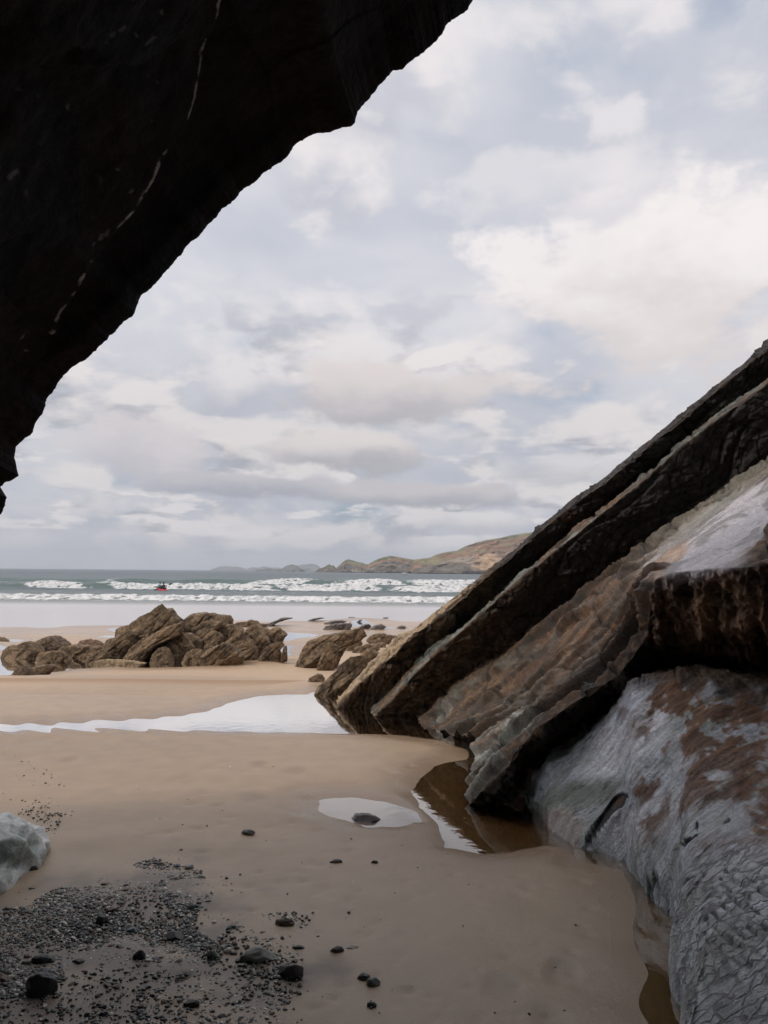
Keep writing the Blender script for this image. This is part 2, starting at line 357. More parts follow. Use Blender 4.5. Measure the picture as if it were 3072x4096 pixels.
ys = np.concatenate([np.linspace(-9, .8, 30), np.geomspace(1.0, 62, 760) , np.geomspace(64, 140, 14)])
us = np.linspace(-1, 1, 720); us = np.sign(us) * (np.abs(us) ** 1.25)
W = 6 + .62 * np.maximum(ys, 0)
X = us[None, :] * W[:, None]; Y = np.repeat(ys[:, None], len(us), 1)
H, wet = sand_h(X, Y)
pxg, pyg, _ = proj(A3(X, Y, H)); dX, dY = pxg / DS, pyg / DS
# ripple marks on the left of the pool, and water-worn runnels
rip = np.exp(-((dX - 150) / 330) ** 2 - ((dY - 1575) / 55) ** 2) * (Y > 3)
rr = fbm(A3(X * .6, Y * .6), 2, 31)
H += rip * .010 * np.sin((X * .9 + Y * 1.0) * 17 + 5 * rr) * (1 - sstep(.5, 1., 1 - wet) * 0)
H += .005 * np.sin((X * .35 + Y) * 9 + 6 * rr) * sstep(2.0, 3.2, Y) * (1 - sstep(7, 9, Y)) * sstep(.05, .4, fbm(A3(X * .5, Y * .5), 2, 55) + .2)
# dimples: paw prints and pits beside pebbles
prints = [(1215,2095,.055,.012),(1205,2075,.03,.010),(1228,2078,.03,.010),(1195,2112,.04,.011),(1240,2092,.028,.01),(1085,2140,.065,.014),(1190,2203,.06,.012),(1500,2300,.06,.01),(545,1722,.10,.006),(1005,1692,.06,.006),
          (150,1640,.07,.006),(640,1665,.08,.005),(560,1650,.06,.005)]
dark = np.zeros(X.shape)
for (a, c, r, dp) in prints:
    g = G(a * DS, c * DS, .0); e = ((X - g[0]) / r) ** 2 + ((Y - g[1]) / (r * 1.3)) ** 2
    H -= .6 * dp * np.exp(-e ** 2) - .08 * dp * np.exp(-(e - 2.2) ** 2); dark = np.maximum(dark, .35 * np.exp(-e ** 2))
for k in range(200):
    a, c = rs.uniform(300, 1300), rs.uniform(1650, 2212); g = G(a * DS, c * DS, .0); r = rs.uniform(.014, .035) * (g[1] / 3)
    e = ((X - g[0]) / r) ** 2 + ((Y - g[1]) / (r * .8)) ** 2; H -= .010 * np.exp(-e) * rs.uniform(.3, 1)
cs = np.zeros(X.shape + (3,)) + np.array([.44, .315, .205])
big = fbm(A3(X * .22, Y * .22), 3, 61); fine = fbm(A3(X * 6, Y * 6), 3, 62)
cs = mixc(cs, (.30, .225, .165), sstep(-.3, .5, big) * .6)
cs *= (1 + .10 * fine)[..., None]
sea_wet = sstep(20, 30, Y + 3 * big)
wetall = np.maximum(wet, sea_wet * .9)
cs = mixc(cs, (.235, .155, .095), np.clip(wetall, 0, 1) * .55 * (1 - sea_wet * .6))
under = sstep(0, .05, NEAR - H) * (Y < 11); cs = mixc(cs, (.30, .175, .085), under * .85)
cs = mixc(cs, (.20, .13, .085), dark)
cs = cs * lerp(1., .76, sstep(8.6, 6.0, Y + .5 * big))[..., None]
gz = 1 - sstep(-.28, .22, poly_sd(X, Y, [tuple(G(*R5(*p), 0)[:2]) for p in [(-200,560),(0,570),(110,545),(200,490),(300,440),(430,425),(520,425),(560,375),(720,380),(860,440),(880,500),(800,640),(860,680),(980,740),(1240,760),(1200,1000),(-200,1060)]]) + .45 * fbm(A3(X * 4, Y * 4), 5, 63))
# greyer, siltier sand round the gravel in the cave
silt = sstep(5.2, 2.6, Y) * .4; cs = mixc(cs, (.335, .285, .215), silt); cs = mixc(cs, (.13, .105, .082), gz * .85)
rough = lerp(.62, .22, np.clip(wetall + .25 * (fbm(A3(X * 1.3, Y * 1.3), 3, 70) > .15) * (Y < 9), 0, 1))
rough = np.where(Y < 9, np.minimum(rough, .45), rough)
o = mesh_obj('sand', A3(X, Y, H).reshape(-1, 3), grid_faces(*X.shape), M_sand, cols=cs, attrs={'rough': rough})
tag(o, 'damp tan sand of the beach running from the cave out to the surf', 'sand', kind='structure')
def ground_z(x, y):
    h, _ = sand_h(np.array([[x]], dtype=float), np.array([[y]], dtype=float)); return float(h[0, 0])

# pool water sheets: the cells over each hollow
pool_labels = ['long shallow pool of bright still water at the foot of the slabs', 'brown stream pool of clear water running along the grey cave wall', 'small bright puddle with a lone stone in it',
  'shallow pool round the feet of the brown rock outcrop', 'thin puddle left of the tall brown rock', 'upper small puddle behind the tall brown rock', 'puddle beside the small rock at the left edge', 'puddle at the left edge behind the lumpy rocks',
  'sky-white pool to the right of the brown outcrop', 'foam-edged trickle at the right foot of the outcrop', 'white pool among the low dark rocks near the surf', 'tiny puddle by the farthest low dark rock']
gx = np.arange(-14, 4.5, .04); gy = np.concatenate([np.arange(.4, 3.4, .03), np.arange(3.4, 10.2, .04)]); GX, GY = np.meshgrid(gx, gy)
sds_ = np.stack([poly_sd(GX, GY, pools[k][0]) for k in range(3)], -1); fcs = grid_faces(*GX.shape); own = sds_.argmin(-1).ravel()[fcs[:, 0]]; dmin = sds_.min(-1).ravel()[fcs].min(1)
def sheet(GX, GY, lv, fc, label):
    used, inv = np.unique(fc.ravel(), return_inverse=True)
    o = mesh_obj('pool_water', A3(GX, GY, np.full(GX.shape, lv)).reshape(-1, 3)[used], inv.reshape(-1, 4), M_pool); tag(o, label, 'pool', kind='structure')
for k in range(3): sheet(GX, GY, NEAR, fcs[(own == k) & (dmin < .12)], pool_labels[k])
for k, (q, lv, depth) in enumerate(pools):
    if k < 3: continue
    qa = np.array(q); pad = .5; lo = np.maximum(qa.min(0) - pad, [-40, .4]); hi = np.minimum(qa.max(0) + pad, [40, 60])
    GX, GY = np.meshgrid(np.arange(lo[0], hi[0], .12), np.arange(lo[1], hi[1], .12))
    fc = grid_faces(*GX.shape); sheet(GX, GY, lv, fc[(poly_sd(GX, GY, q).ravel()[fc] < .3).any(1)], pool_labels[k])

# ------------------------------------------------------------------ the sea
def foam_iv(px, ivs, soft=4):
    r = 0
    for a, c in ivs: r = np.maximum(r, sstep(a - soft, a + soft, px) * (1 - sstep(c - soft, c + soft, px)))
    return r
ys = np.concatenate([np.linspace(24, 58, 60), np.arange(58.3, 175, .3), np.geomspace(176, 7800, 130)])
us = np.linspace(-1, 1, 760)
X = us[None, :] * (ys[:, None] * .80 + 3); Y = np.repeat(ys[:, None], len(us), 1)
spx = 384 + F * X / Y
Z = np.full(X.shape, SEA); foam = np.zeros(X.shape); green = np.zeros(X.shape)
ch = fbm(A3(X * .35, Y * .9), 4, 81); ch2 = fbm(A3(X * .06, Y * .22), 3, 82)
Z += (.05 * ch + .16 * ch2) * sstep(58, 90, Y)
waves = [ # centre distance, height, crest wobble, face length, back length, foam intervals in view, foam reach
    (66.5, .42, 1.2, 1.8, 9, [(-400, 1200)], 1.0, 91),
    (103, .92, 1.6, 3.2, 13, [(-100, 8), (38, 82), (96, 272), (280, 388), (398, 560), (700, 900)], 1.0, 92),
    (152, 1.15, 3.0, 4.0, 16, [(-60, -20), (255, 312), (322, 412), (420, 600)], 1.0, 93),
    (84, .18, 2.0, 3.0, 8, [(210, 300), (420, 600)], .4, 94)]
lump = fbm(A3(X * 1.1, Y * .9, X * 0), 4, 95)
for (yc, h, wob, fl, bl, iv, reach, sd) in waves:
    c = yc + wob * 2.2 * fbm(A3(X * .03, X * 0 + sd), 3, sd)
    hh = h * (1 + .35 * fbm(A3(X * .10, X * 0 + sd * 2.), 2, sd + 1))
    d = Y - c
    prof = np.where(d < 0, sstep(-fl, 0, d), 1 - sstep(0, bl, d))
    wsp = spx + 34 * fbm(A3(X * .07, d * .10, X * 0 + sd), 4, sd + 7)
    fi = foam_iv(wsp, iv, 16)
    hh = hh * lerp(.75, 1., fi)
    hh = hh * .85
    Z += hh * prof
    fz = fi * sstep(-fl * 1.5 - 1.2 * lump, -fl * .7, d + 1.2 * lump) * (1 - sstep(.2, 2.0 + 2 * lump, d))
    Z += fz * (.26 * lump + .08) * min(1, h * 1.5)
    foam = np.maximum(foam, fz * sstep(-.5, .25, lump + .30) * reach)
    tr = fi * sstep(0, 1, d) * (1 - sstep(3, 14, d)) * sstep(.12, .42, fbm(A3(X * .5, Y * .5), 4, sd + 3) + .1)
    foam = np.maximum(foam, .5 * tr)
    fr = sstep(-12, -fl, d) * (1 - sstep(-fl, 0, d)) * sstep(.15, .45, fbm(A3(X * .6, Y * .35), 4, sd + 4) + .08) * fi
    foam = np.maximum(foam, .5 * fr)
    green = np.maximum(green, sstep(-fl, -fl * .4, d) * (1 - sstep(0, 3, d)) * min(1, h))
caps = sstep(.50, .62, fbm(A3(X * .12, Y * .10), 4, 97)) * sstep(108, 125, Y) * (1 - sstep(230, 500, Y)); foam = np.maximum(foam, .6 * caps)
shallow = 1 - sstep(55, 64, Y)
cs = np.zeros(X.shape + (3,)) + np.array([.058, .092, .10])
cs = mixc(cs, (.030, .058, .068), sstep(150, 500, Y)); cs = mixc(cs, (.065, .115, .10), green * .8)
cs = mixc(cs, (.50, .47, .46), shallow * .95); cs = mixc(cs, (.17, .18, .17), (1 - sstep(64, 100, Y)) * (1 - shallow) * .8)  # pale base colour in the shallows stands in for reflected sky sheen
wr = lerp(.16, .34, sstep(45, 75, Y)); 
mf, n = new_mat('sea_surface')
pos = n.add('ShaderNodeTexCoord').outputs['Object']
acol = n.add('ShaderNodeVertexColor', layer_name='col').outputs[0]
af = n.add('ShaderNodeAttribute', attribute_name='foam').outputs['Fac']; ar = n.add('ShaderNodeAttribute', attribute_name='rough').outputs['Fac']; ac = n.add('ShaderNodeAttribute', attribute_name='chop').outputs['Fac']
fn = n.noise(n.scale3(pos, 1, .6, 1), 1.6, 6, .7)
ff = n.ss(n.math('ADD', af, n.math('MULTIPLY', n.math('SUBTRACT', fn, .5), .9)), .40, .66)
fcol = n.mix(n.ss(n.noise(n.scale3(pos, 1, .5, 1.6), 1.7, 6, .75), .36, .56), rgb(.30, .33, .33), rgb(.66, .65, .64))
pb = n.add('ShaderNodeBsdfPrincipled'); n.l.new(n.mix(ff, acol, fcol), pb.inputs['Base Color'])
n.l.new(n.math('ADD', ar, n.math('MULTIPLY', ff, .5)), pb.inputs['Roughness']); pb.inputs['IOR'].default_value = 1.42
h1 = n.noise(n.scale3(pos, .35, 1, 1), .55, 6, .65)
bp = n.add('ShaderNodeBump'); n.l.new(h1, bp.inputs['Height']); bp.inputs['Distance'].default_value = .9; n.l.new(ac, bp.inputs['Strength'])
n.l.new(bp.outputs[0], pb.inputs['Normal'])
o_ = n.add('ShaderNodeOutputMaterial'); n.l.new(pb.outputs[0], o_.inputs[0])
chop = sstep(54, 75, Y) * .9 + .004
o = mesh_obj('sea_water', A3(X, Y, Z).reshape(-1, 3), grid_faces(*X.shape), mf, cols=cs, attrs={'foam': foam, 'rough': wr, 'chop': chop})
tag(o, 'grey-green sea with rows of white breakers rolling onto the beach', 'sea', kind='structure')

# ------------------------------------------------------------------ headland and islands
def land(name, label, crest, dist, depth, seed, palette, base_py=None, rocky=.5, tail=None):
    cp = [RH(*p) for p in crest]; tt = np.linspace(0, 1, len(cp)); n_ = 420
    xs = np.array([c[0] for c in cp]); ysx = np.array([c[1] for c in cp])
    px = np.linspace(xs[0], xs[-1], n_); py = np.interp(px, xs, ysx)
    py += .35 * fbm(A3(px * .35, px * 0), 3, seed)
    rows = []
    dd = dist if not callable(dist) else np.array([dist(a) for a in px])
    dd = np.zeros(n_) + dd
    top = np.array([P(a, c, q) for a, c, q in zip(px, py, dd)])
    h = np.maximum(top[:, 2] - SEA, .3)
    prof = [(0, -.06, -1.0), (.0, .10, -.97), (.06, .38, -.86), (.2, .55, -.62), (.45, .75, -.36), (.7, .9, -.18), (1, 1, 0), (1.0, .97, .15), (1, .7, .7), (1, -.05, 1.2)]
    fr = np.array([p_[1] for p_ in prof]); dp = np.array([p_[2] for p_ in prof]); uu = np.linspace(0, len(prof) - 1, 170)
    fr = np.interp(uu, range(len(prof)), fr); dp = np.interp(uu, range(len(prof)), dp)
    Pg = np.zeros((len(uu), n_, 3)); 
    Pg[..., 1] = dd[None, :] + dp[:, None] * depth
    Pg[..., 0] = top[None, :, 0] * (Pg[..., 1] / dd[None, :]) ** .3
    Pg[..., 2] = SEA + fr[:, None] * h[None, :]
    k = 1.0 / depth
    nz = ridged(Pg * np.array([k * 6, k * 3, k * 5]), 5, seed + 3) - .45
    off = nz * depth * .13 * np.clip(1 - np.abs(dp[:, None]) * .2, 0, 1) * (fr[:, None] < .96) * sstep(0, .12, 1 - np.abs(fr[:, None] - .0) + .2)
    Pg[..., 1] -= off
    Pg[..., 2] += np.where(fr[:, None] > .15, nz * h * .07 * (1 - sstep(.85, .97, fr[:, None])), 0)
    a1 = fbm(Pg * k * 5, 4, seed + 5); a2 = fbm(Pg * k * 2.2, 3, seed + 8)
    cliff, heath, grass, bare = [np.array(c) for c in palette]
    hf = fr[:, None] + .35 * a1 + .2 * a2
    cs = np.zeros(Pg.shape) + cliff; cs = mixc(cs, heath, sstep(.42, .58, hf)); cs = mixc(cs, grass, sstep(.72, .88, hf + .3 * a2))
    cs = mixc(cs, bare, sstep(.12, .35, a2 + .3 * a1) * (1 - sstep(.55, .75, fr[:, None])))
    cs *= (1 + .5 * a1)[..., None]
    cs = mixc(cs, (.03, .03, .03), 1 - sstep(.03, .09, fr[:, None] + .1 * a1))
    if tail is not None: cs = tail(Pg, cs, fr, a1)
    o = mesh_obj(name, Pg.reshape(-1, 3), grid_faces(len(uu), n_), M_hill, cols=cs)
    return tag(o, label, 'headland' if 'headland' in name else 'island', kind='structure')
pal = [(.13, .115, .095), (.20, .125, .08), (.15, .15, .08), (.24, .20, .155)]
far = [(.14, .15, .15), (.14, .15, .13), (.13, .15, .12), (.16, .16, .15)]
def tan_patch(Pg, cs, fr, a1):
    a, c, _ = proj(Pg); e = np.sqrt(((a - RH(1400, 0)[0]) / 16) ** 2 + ((c - RH(0, 150)[1]) / 9.) ** 2) + .6 * a1
    cs = mixc(cs, (.40, .27, .17), (1 - sstep(.6, 1.1, e)) * .85)
    e2 = np.sqrt(((a - RH(1110, 0)[0]) / 16) ** 2 + ((c - RH(0, 140)[1]) / 4.) ** 2) + .5 * a1
    return mixc(cs, (.22, .21, .11), (1 - sstep(.6, 1.2, e2)) * .8)
land('headland', 'tallest headland with green top, russet heath and tan cliff behind the slabs', [(1000,196),(1015,150),(1035,138),(1080,132),(1110,128),(1150,110),(1200,98),(1250,92),(1290,70),(1350,50),(1400,38),(1450,32),(1520,15),(1580,5),(1630,-2),(1750,-22),(1900,-34),(2150,-25),(2500,20)], 1300, 260, 11, pal, tail=tan_patch)
land('headland', 'rounded brown headland behind the white boat', [(780,198),(790,165),(830,141),(870,126),(910,119),(960,127),(1000,134),(1045,142),(1100,170),(1140,200)], 1480, 200, 12, pal)
land('headland', 'pointed headland with a grassy back and pale cliff face', [(628,198),(634,180),(660,155),(678,141),(690,136),(720,144),(760,154),(800,166),(850,180),(880,200)], 1600, 140, 13, pal)
land('headland', 'small jagged crag at the seaward tip of the headland', [(530,196),(545,184),(560,180),(575,174),(585,167),(597,162),(608,169),(617,168),(632,182),(650,188),(670,198)], 1560, 70, 14, [(.12, .10, .08)] * 2 + [(.13, .13, .07), (.16, .13, .1)])
land('island', 'dark dome-shaped island nearest the crag', [(345,191),(358,186),(372,172),(385,168),(400,163),(415,164),(430,169),(445,180),(457,192)], 2600, 150, 15, far)
land('island', 'low black skerries left of the dome-shaped island', [(228,191),(240,188),(255,189),(275,184),(300,185),(320,190),(335,186),(350,187),(365,191)], 2500, 60, 16, far)
land('island', 'pale flat-topped island farthest left on the horizon', [(24,190),(30,181),(40,173),(70,172),(100,174),(130,175),(150,180),(165,185),(173,190)], 6200, 400, 17, far)
land('island', 'faint double-humped island between the two darker ones', [(183,190),(195,181),(210,177),(225,180),(245,179),(258,174),(270,173),(285,177),(305,180),(330,178),(360,186),(380,190)], 5800, 400, 18, far)
land('island', 'long pale blue island behind the dark dome-shaped one', [(425,191),(432,170),(450,165),(470,164),(495,160),(515,160),(535,168),(548,178),(556,192)], 5400, 400, 19, far)

# ------------------------------------------------------------------ the leaning slabs on the right
def row(pts, ext, last_t=.85):
    """pts: (x, y, depth[, t]) in photo display coordinates; depth None = on the pool level; ext = far world points (x,y,z,t)"""
    Wp = []; T = []
    for p in pts:
        px, py = D(p[0], p[1]); Wp.append(G(px, py, -.06) if p[2] is None else P(px, py, p[2]))
    if len(pts[0]) == 4: T = [p[3] for p in pts]
    else:
        L = [0.]
        for a, c in zip(pts[:-1], pts[1:]): L.append(L[-1] + math.hypot(a[0] - c[0], a[1] - c[1]))
        T = [l / L[-1] * last_t for l in L]
    for e in ext: Wp.append(np.array(e[:3], float)); T.append(e[3])
    return np.array(Wp), np.array(T)
def r4(pts): return [tuple(v / DS for v in R4(*p)) for p in pts]
def wd(pts, d0, d1):
    L = len(pts); return [(p[0], p[1], d0 + (d1 - d0) * k / (L - 1)) for k, p in enumerate(pts)]
Sx = r4([(600,915),(640,860),(760,730),(880,600),(920,535),(1000,470),(1015,430),(1100,370),(1160,300),(1230,225),(1390,185),(1480,110),(1620,0)]) + [(1040,1242),(1100,1197),(1150,1150),(1200,1108),(1240,1075),(1300,1036),(1400,951),(1500,870),(1600,788),(1659,740)]
E1x = r4([(565,1030),(640,950),(770,810),(900,700),(1020,590),(1200,455),(1280,350),(1400,240),(1500,180),(1659,55)]) + [(1046,1248),(1104,1204),(1154,1158),(1245,1084),(1305,1045),(1405,961),(1505,880),(1605,797),(1663,748)]
B1x = [(794,1540),(824,1506),(856,1470),(889,1438),(928,1402),(974,1366),(1040,1315),(1078,1278),(1165,1206),(1230,1155),(1288,1106),(1372,1044),(1462,962),(1560,888),(1659,820)]
E2x = [(808,1547),(830,1526),(850,1508),(892,1459),(932,1420),(972,1384),(1040,1325),(1084,1284),(1170,1212),(1236,1160),(1294,1110),(1378,1048),(1468,966),(1566,892),(1663,824)]
B2x = [(889,1556),(930,1518),(974,1476),(1030,1440),(1080,1405),(1150,1355),(1219,1309),(1270,1268),(1324,1229),(1380,1190),(1429,1156),(1480,1118),(1534,1079),(1600,1036),(1663,997)]
E3x = [(1013,1740,5.01,0),(1056,1694,4.96,0.06),(1096,1656,4.96,0.12),(1129,1607,4.96,0.18),(1167,1570,4.91,0.24),(1220,1532,4.91,0.31),(1283,1491,4.86,0.4),(1336,1458,4.86,0.47),(1370,1412,4.814,0.52),(1400,1372,4.769,0.56),(1404,1300,4.723,0.6),(1412,1250,4.65,0.64),(1460,1235,4.55,0.685),(1516,1228,4.4,0.73),(1590,1224,4.2,0.79),(1663,1216,4.05,0.85)]
FBx = [(1018,1752,5.07,0),(1064,1706,5.02,0.06),(1104,1674,5.02,0.12),(1138,1632,5.02,0.18),(1175,1592,5.02,0.24),(1228,1554,5.02,0.31),(1290,1511,4.97,0.4),(1344,1474,4.92,0.47),(1378,1430,4.886,0.52),(1408,1398,4.851,0.56),(1422,1385,4.767,0.6),(1440,1372,4.75,0.64),(1485,1362,4.65,0.685),(1540,1358,4.5,0.73),(1600,1352,4.35,0.79),(1663,1346,4.2,0.85)]
CBx = [(1060,1752,5.03,0),(1090,1730,5.08,0.06),(1125,1700,5.13,0.12),(1160,1655,5.18,0.18),(1200,1610,5.18,0.24),(1250,1570,5.18,0.31),(1310,1525,5.18,0.4),(1365,1480,5.13,0.47),(1395,1448,5.071,0.52),(1425,1430,5.063,0.56),(1450,1425,5.054,0.6),(1490,1428,5.05,0.64),(1520,1432,5.05,0.685),(1560,1436,5.05,0.73),(1610,1436,4.95,0.79),(1663,1436,4.85,0.85)]
B3x = [(1131,1722,4.97,0),(1141,1690,5.02,0.06),(1160,1662,5.02,0.12),(1187,1618,5.02,0.18),(1225,1599,5.02,0.24),(1262,1580,4.97,0.31),(1316,1531,4.87,0.4),(1369,1472,4.77,0.47),(1395,1466,4.744,0.52),(1420,1452,4.719,0.56),(1450,1444,4.643,0.6),(1480,1446,4.58,0.64),(1515,1450,4.48,0.685),(1552,1456,4.38,0.73),(1610,1468,4.28,0.79),(1663,1480,4.18,0.85)]
Fx = [(1142,1726,None,0),(1150,1747,None,.07),(1191,1809,None,.18),(1241,1851,None,.27),(1299,1863,None,.34),(1357,1884,None,.41),(1390,1959,None,.49),(1452,2021,None,.57),(1469,2087,None,.64),(1440,2157,None,.70),(1436,2230,None,.76),(1440,2400,None,.85)]
rows = [
    row(wd(Sx, 9.2, 8.2), [(10, 8.1, 8.7, 1)]), row(wd(E1x, 8.45, 7.8), [(10, 7.7, 8.6, 1)]), row(wd(B1x, 8.55, 7.95), [(10, 7.9, 8.0, 1)]),
    row(wd(E2x, 7.95, 7.35), [(10, 7.2, 7.9, 1)]), row(wd(B2x, 8.1, 7.5), [(10, 7.3, 6.6, 1)]),
    row([(985,1592,6.95,0),(1060,1545,6.9,.09),(1180,1440,6.8,.26),(1290,1340,6.7,.42),(1370,1250,6.6,.55),(1420,1200,6.5,.62),(1530,1115,6.5,.72),(1663,1022,6.6,.85)], [(9, 6.0, 6.5, 1)]),
    row([(1040,1608,6.4,0),(1125,1550,6.3,.12),(1250,1450,6.1,.3),(1345,1350,5.9,.47),(1385,1290,5.75,.55),(1408,1246,5.6,.6),(1520,1150,5.8,.72),(1663,1042,5.95,.85)], [(8, 4, 6.0, 1)]),
    row([(1022,1690,5.35,0),(1110,1610,5.4,.12),(1250,1505,5.3,.32),(1345,1420,5.2,.47),(1388,1355,5.1,.55),(1402,1290,5.05,.6),(1418,1236,5.1,.64),(1520,1188,5.05,.72),(1663,1130,4.95,.85)], [(7, 2.5, 5.4, 1)]),
    row(E3x, [(6, .5, 4.6, 1)]), row(FBx, [(6, .3, 4.1, 1)]), row(CBx, [(6.5, .8, 3.6, 1)]), row(B3x, [(2.9, 2.6, 1.3, .92), (3.6, -4, 2.6, 1)]),
    row(Fx, [(1.25, 0, -.06, .92), (1.3, -4, -.06, 1)])]
NC = 640; tg = np.linspace(0, 1, NC); tg = np.where(tg < .93, tg / .93 * .86, .86 + (tg - .93) / .07 * .14)
RW = [np.stack([np.interp(tg, T, Wp[:, k]) for k in range(3)], -1) for Wp, T in rows]
back = RW[0] + np.array([.5, 1.3, 0]); back[:, 2] = np.minimum(RW[0][:, 2] - .35, back[:, 2]) ; back2 = RW[0] + np.array([1.6, 4.5, 0]); back2[:, 2] = -1.0
RW = [back2, back] + RW
# wall 4: bulging rows between the cavity foot and the stream
top, foot = RW[-2], RW[-1]
mids = []
for f_, bulge in ((.25, .0), (.5, .02), (.75, .04)):
    m = lerp(top, foot, f_); m = m + np.array([-.5, -.35, .75]) * bulge; mids.append(m)
skirt = foot + np.array([-.05, -.05, -.5]); RW = RW[:-1] + mids + [foot, skirt]
RW[-2] = RW[-2] + np.array([0, 0, -.01])
SEG = [14, 16, 56, 70, 22, 76, 50, 50, 62, 40, 50, 44, 70, 70, 70, 70, 8]
Pg = []; rowid = []
for k, s in enumerate(SEG):
    for j in range(s):
        f_ = j / s; Pg.append(lerp(RW[k], RW[k + 1], f_)); rowid.append(k + f_)
Pg.append(RW[-1]); rowid.append(len(RW) - 1.); Pg = np.array(Pg); rowid = np.array(rowid)[:, None] + np.zeros((1, NC))
# slightly round the row creases
def vblur(A, n_):
    for _ in range(n_): A[1:-1] = .5 * A[1:-1] + .25 * (A[:-2] + A[2:])
    return A
Pg = vblur(Pg, 4)
Nn = gnormals(Pg)
if Nn[len(Nn) // 2, NC // 4] @ (np.array([0, 0, 1.5]) - Pg[len(Nn) // 2, NC // 4]) < 0: Nn = -Nn
# row ids: 0 back2,1 back,2 S,3 E1,4 B1,5 E2,6 B2,7 Ma,8 M,9 M2,10 E3,11 FB,12 CB,13 B3,14-16 mids,17 foot,18 skirt
dip = np.array([math.cos(R(40)), 0, math.sin(R(40))]); nrm = np.array([-math.sin(R(40)), 0, math.cos(R(40))])
q = np.stack([Pg @ dip, Pg[..., 1], Pg @ nrm], -1)
warp = .25 * np.stack([perlin(Pg * 1.3, 201), perlin(Pg * 1.3, 202), perlin(Pg * 1.3, 203)], -1)
qw = q + warp
f1, f2, idb = worley(qw * np.array([1.6, 2.0, 6.0]), 211)
blocks = (idb - .5); crack = 1 - sstep(.0, .10, f2 - f1)
f1b, f2b, idc = worley(qw * np.array([5, 7, 14.0]), 212)
crackb = 1 - sstep(.0, .12, f2b - f1b)
n_lo = fbm(Pg * 1.1, 4, 221); n_md = fbm(Pg * 5.5, 4, 222); n_hi = fbm(Pg * 22, 3, 223); strat = fbm(qw * np.array([.9, 2.0, 14.0]), 4, 224)
w4 = sstep(12.8, 13.4, rowid)                       # the smooth lower wall
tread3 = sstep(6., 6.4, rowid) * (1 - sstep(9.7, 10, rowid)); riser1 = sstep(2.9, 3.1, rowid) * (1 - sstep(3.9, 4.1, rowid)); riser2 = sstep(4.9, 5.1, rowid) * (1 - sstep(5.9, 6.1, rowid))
tread1 = (rowid >= 1.5) * (1 - sstep(2.9, 3.05, rowid)); tread2 = sstep(3.95, 4.1, rowid) * (1 - sstep(4.9, 5.0, rowid))
fringe = sstep(10., 10.1, rowid) * (1 - sstep(11.8, 12.6, rowid)) * sstep(.57, .62, tg)[None, :]
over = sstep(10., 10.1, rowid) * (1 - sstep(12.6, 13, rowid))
dpx, dpy, _ = proj(Pg); dpx /= DS; dpy /= DS
wz = fbm(Pg * 2.2, 4, 231)
def blob(cx, cy, rx, ry, rot=0, nz=.5):
    a = R(rot); u = ((dpx - cx) * math.cos(a) + (dpy - cy) * math.sin(a)) / rx; v = (-(dpx - cx) * math.sin(a) + (dpy - cy) * math.cos(a)) / ry
    return 1 - sstep(.65, 1.15, np.sqrt(u * u + v * v) + nz * wz)
ledge = blob(1560, 1150, 190, 85, -33, .25) * (rowid > 6.6) * (rowid < 10.25)   # the smooth pale ledge
rough_rock = (1 - w4) * (1 - ledge * .9) * (1 - .8 * fringe)
disp = rough_rock * (.035 * blocks * (1 - .5 * riser2) + .022 * n_md + .012 * n_hi + .025 * n_lo * (rowid > 3.2) - .02 * crack + .02 * strat)
disp += ledge * (.012 * strat + .01 * n_md)
rib_w = rowid * 1.9 + .55 * fbm(A3(q[..., 0] * .7, Pg[..., 1] * .5, rowid * .3), 3, 271) + .3 * perlin(Pg * 2.2, 272); rib_f = rib_w - np.floor(rib_w)
rib_r = (hsh(np.floor(rib_w), rib_w * 0, rib_w * 0, 3) & 1023) / 1023.
rib_m = tread3 * (1 - ledge) * (.45 + .55 * sstep(-.3, .3, fbm(Pg * .9, 2, 273)))
disp += rib_m * (.15 * rib_f * (1 - sstep(.86, .98, rib_f)) + .05 * (rib_r - .5))
disp += (riser1 + riser2) * (.05 * blocks + .02 * n_md - .02 * crackb)
disp += over * (1 - sstep(.5, .56, tg)[None, :]) * (.05 * n_md + .03 * n_hi)
disp += tread1 * (.03 * n_md + .016 * n_hi)
rib_c = 1
# the lower wall: shallow scallops and open joints
qs = q @ np.array([[math.cos(.35), math.sin(.35), 0], [-math.sin(.35), math.cos(.35), 0], [0, 0, 1.]])
t1 = np.array([.78, .0, .62]); t1 /= np.linalg.norm(t1); n4 = np.array([-1.876, -.57, 2.17]); n4 /= np.linalg.norm(n4); t2 = np.cross(n4, t1)
qs = np.stack([Pg @ t1, Pg @ t2, Pg @ n4], -1)
g1, g2, gid = worley((qs + .10 * warp) * np.array([3.6, 12., 5.]), 241)
gap = (1 - sstep(.02, .16, g2 - g1)) * sstep(-.35, .15, fbm(Pg * 3.1, 3, 242) + .1)
scal = np.clip(blob(1680, 2060, 290, 260, 0, .5) + .12 * blob(1450, 1750, 260, 190, -30, .3), 0, 1) * w4
disp += w4 * (.022 * n_lo + .012 * n_md + .003 * n_hi + .022 * fbm(np.stack([Pg @ np.array([.743, -.4, .537]) * 1.1, Pg @ np.array([-.09, .90, .17]) * 7, Pg[..., 2] * .8], -1), 4, 227)) + scal * (.018 * (gid - .5) - .014 * gap)
jt = .9 * blob(1292, 1785, 11, 52, 38, 1.4) + blob(1330, 1740, 12, 40, 50, .9) + blob(1478, 1815, 15, 46, 48, .9) + blob(1500, 1780, 12, 26, 20, .9) + blob(1400, 1925, 14, 44, 35, .9) + blob(1375, 1955, 10, 22, 10, .9) + blob(1450, 2005, 20, 9, 0, .9) + blob(1560, 1765, 30, 14, 0, .9)
jt = sstep(.35, .75, np.clip(jt, 0, 1) * (1 + .9 * n_md + .5 * n_hi)) * w4; disp -= .022 * jt
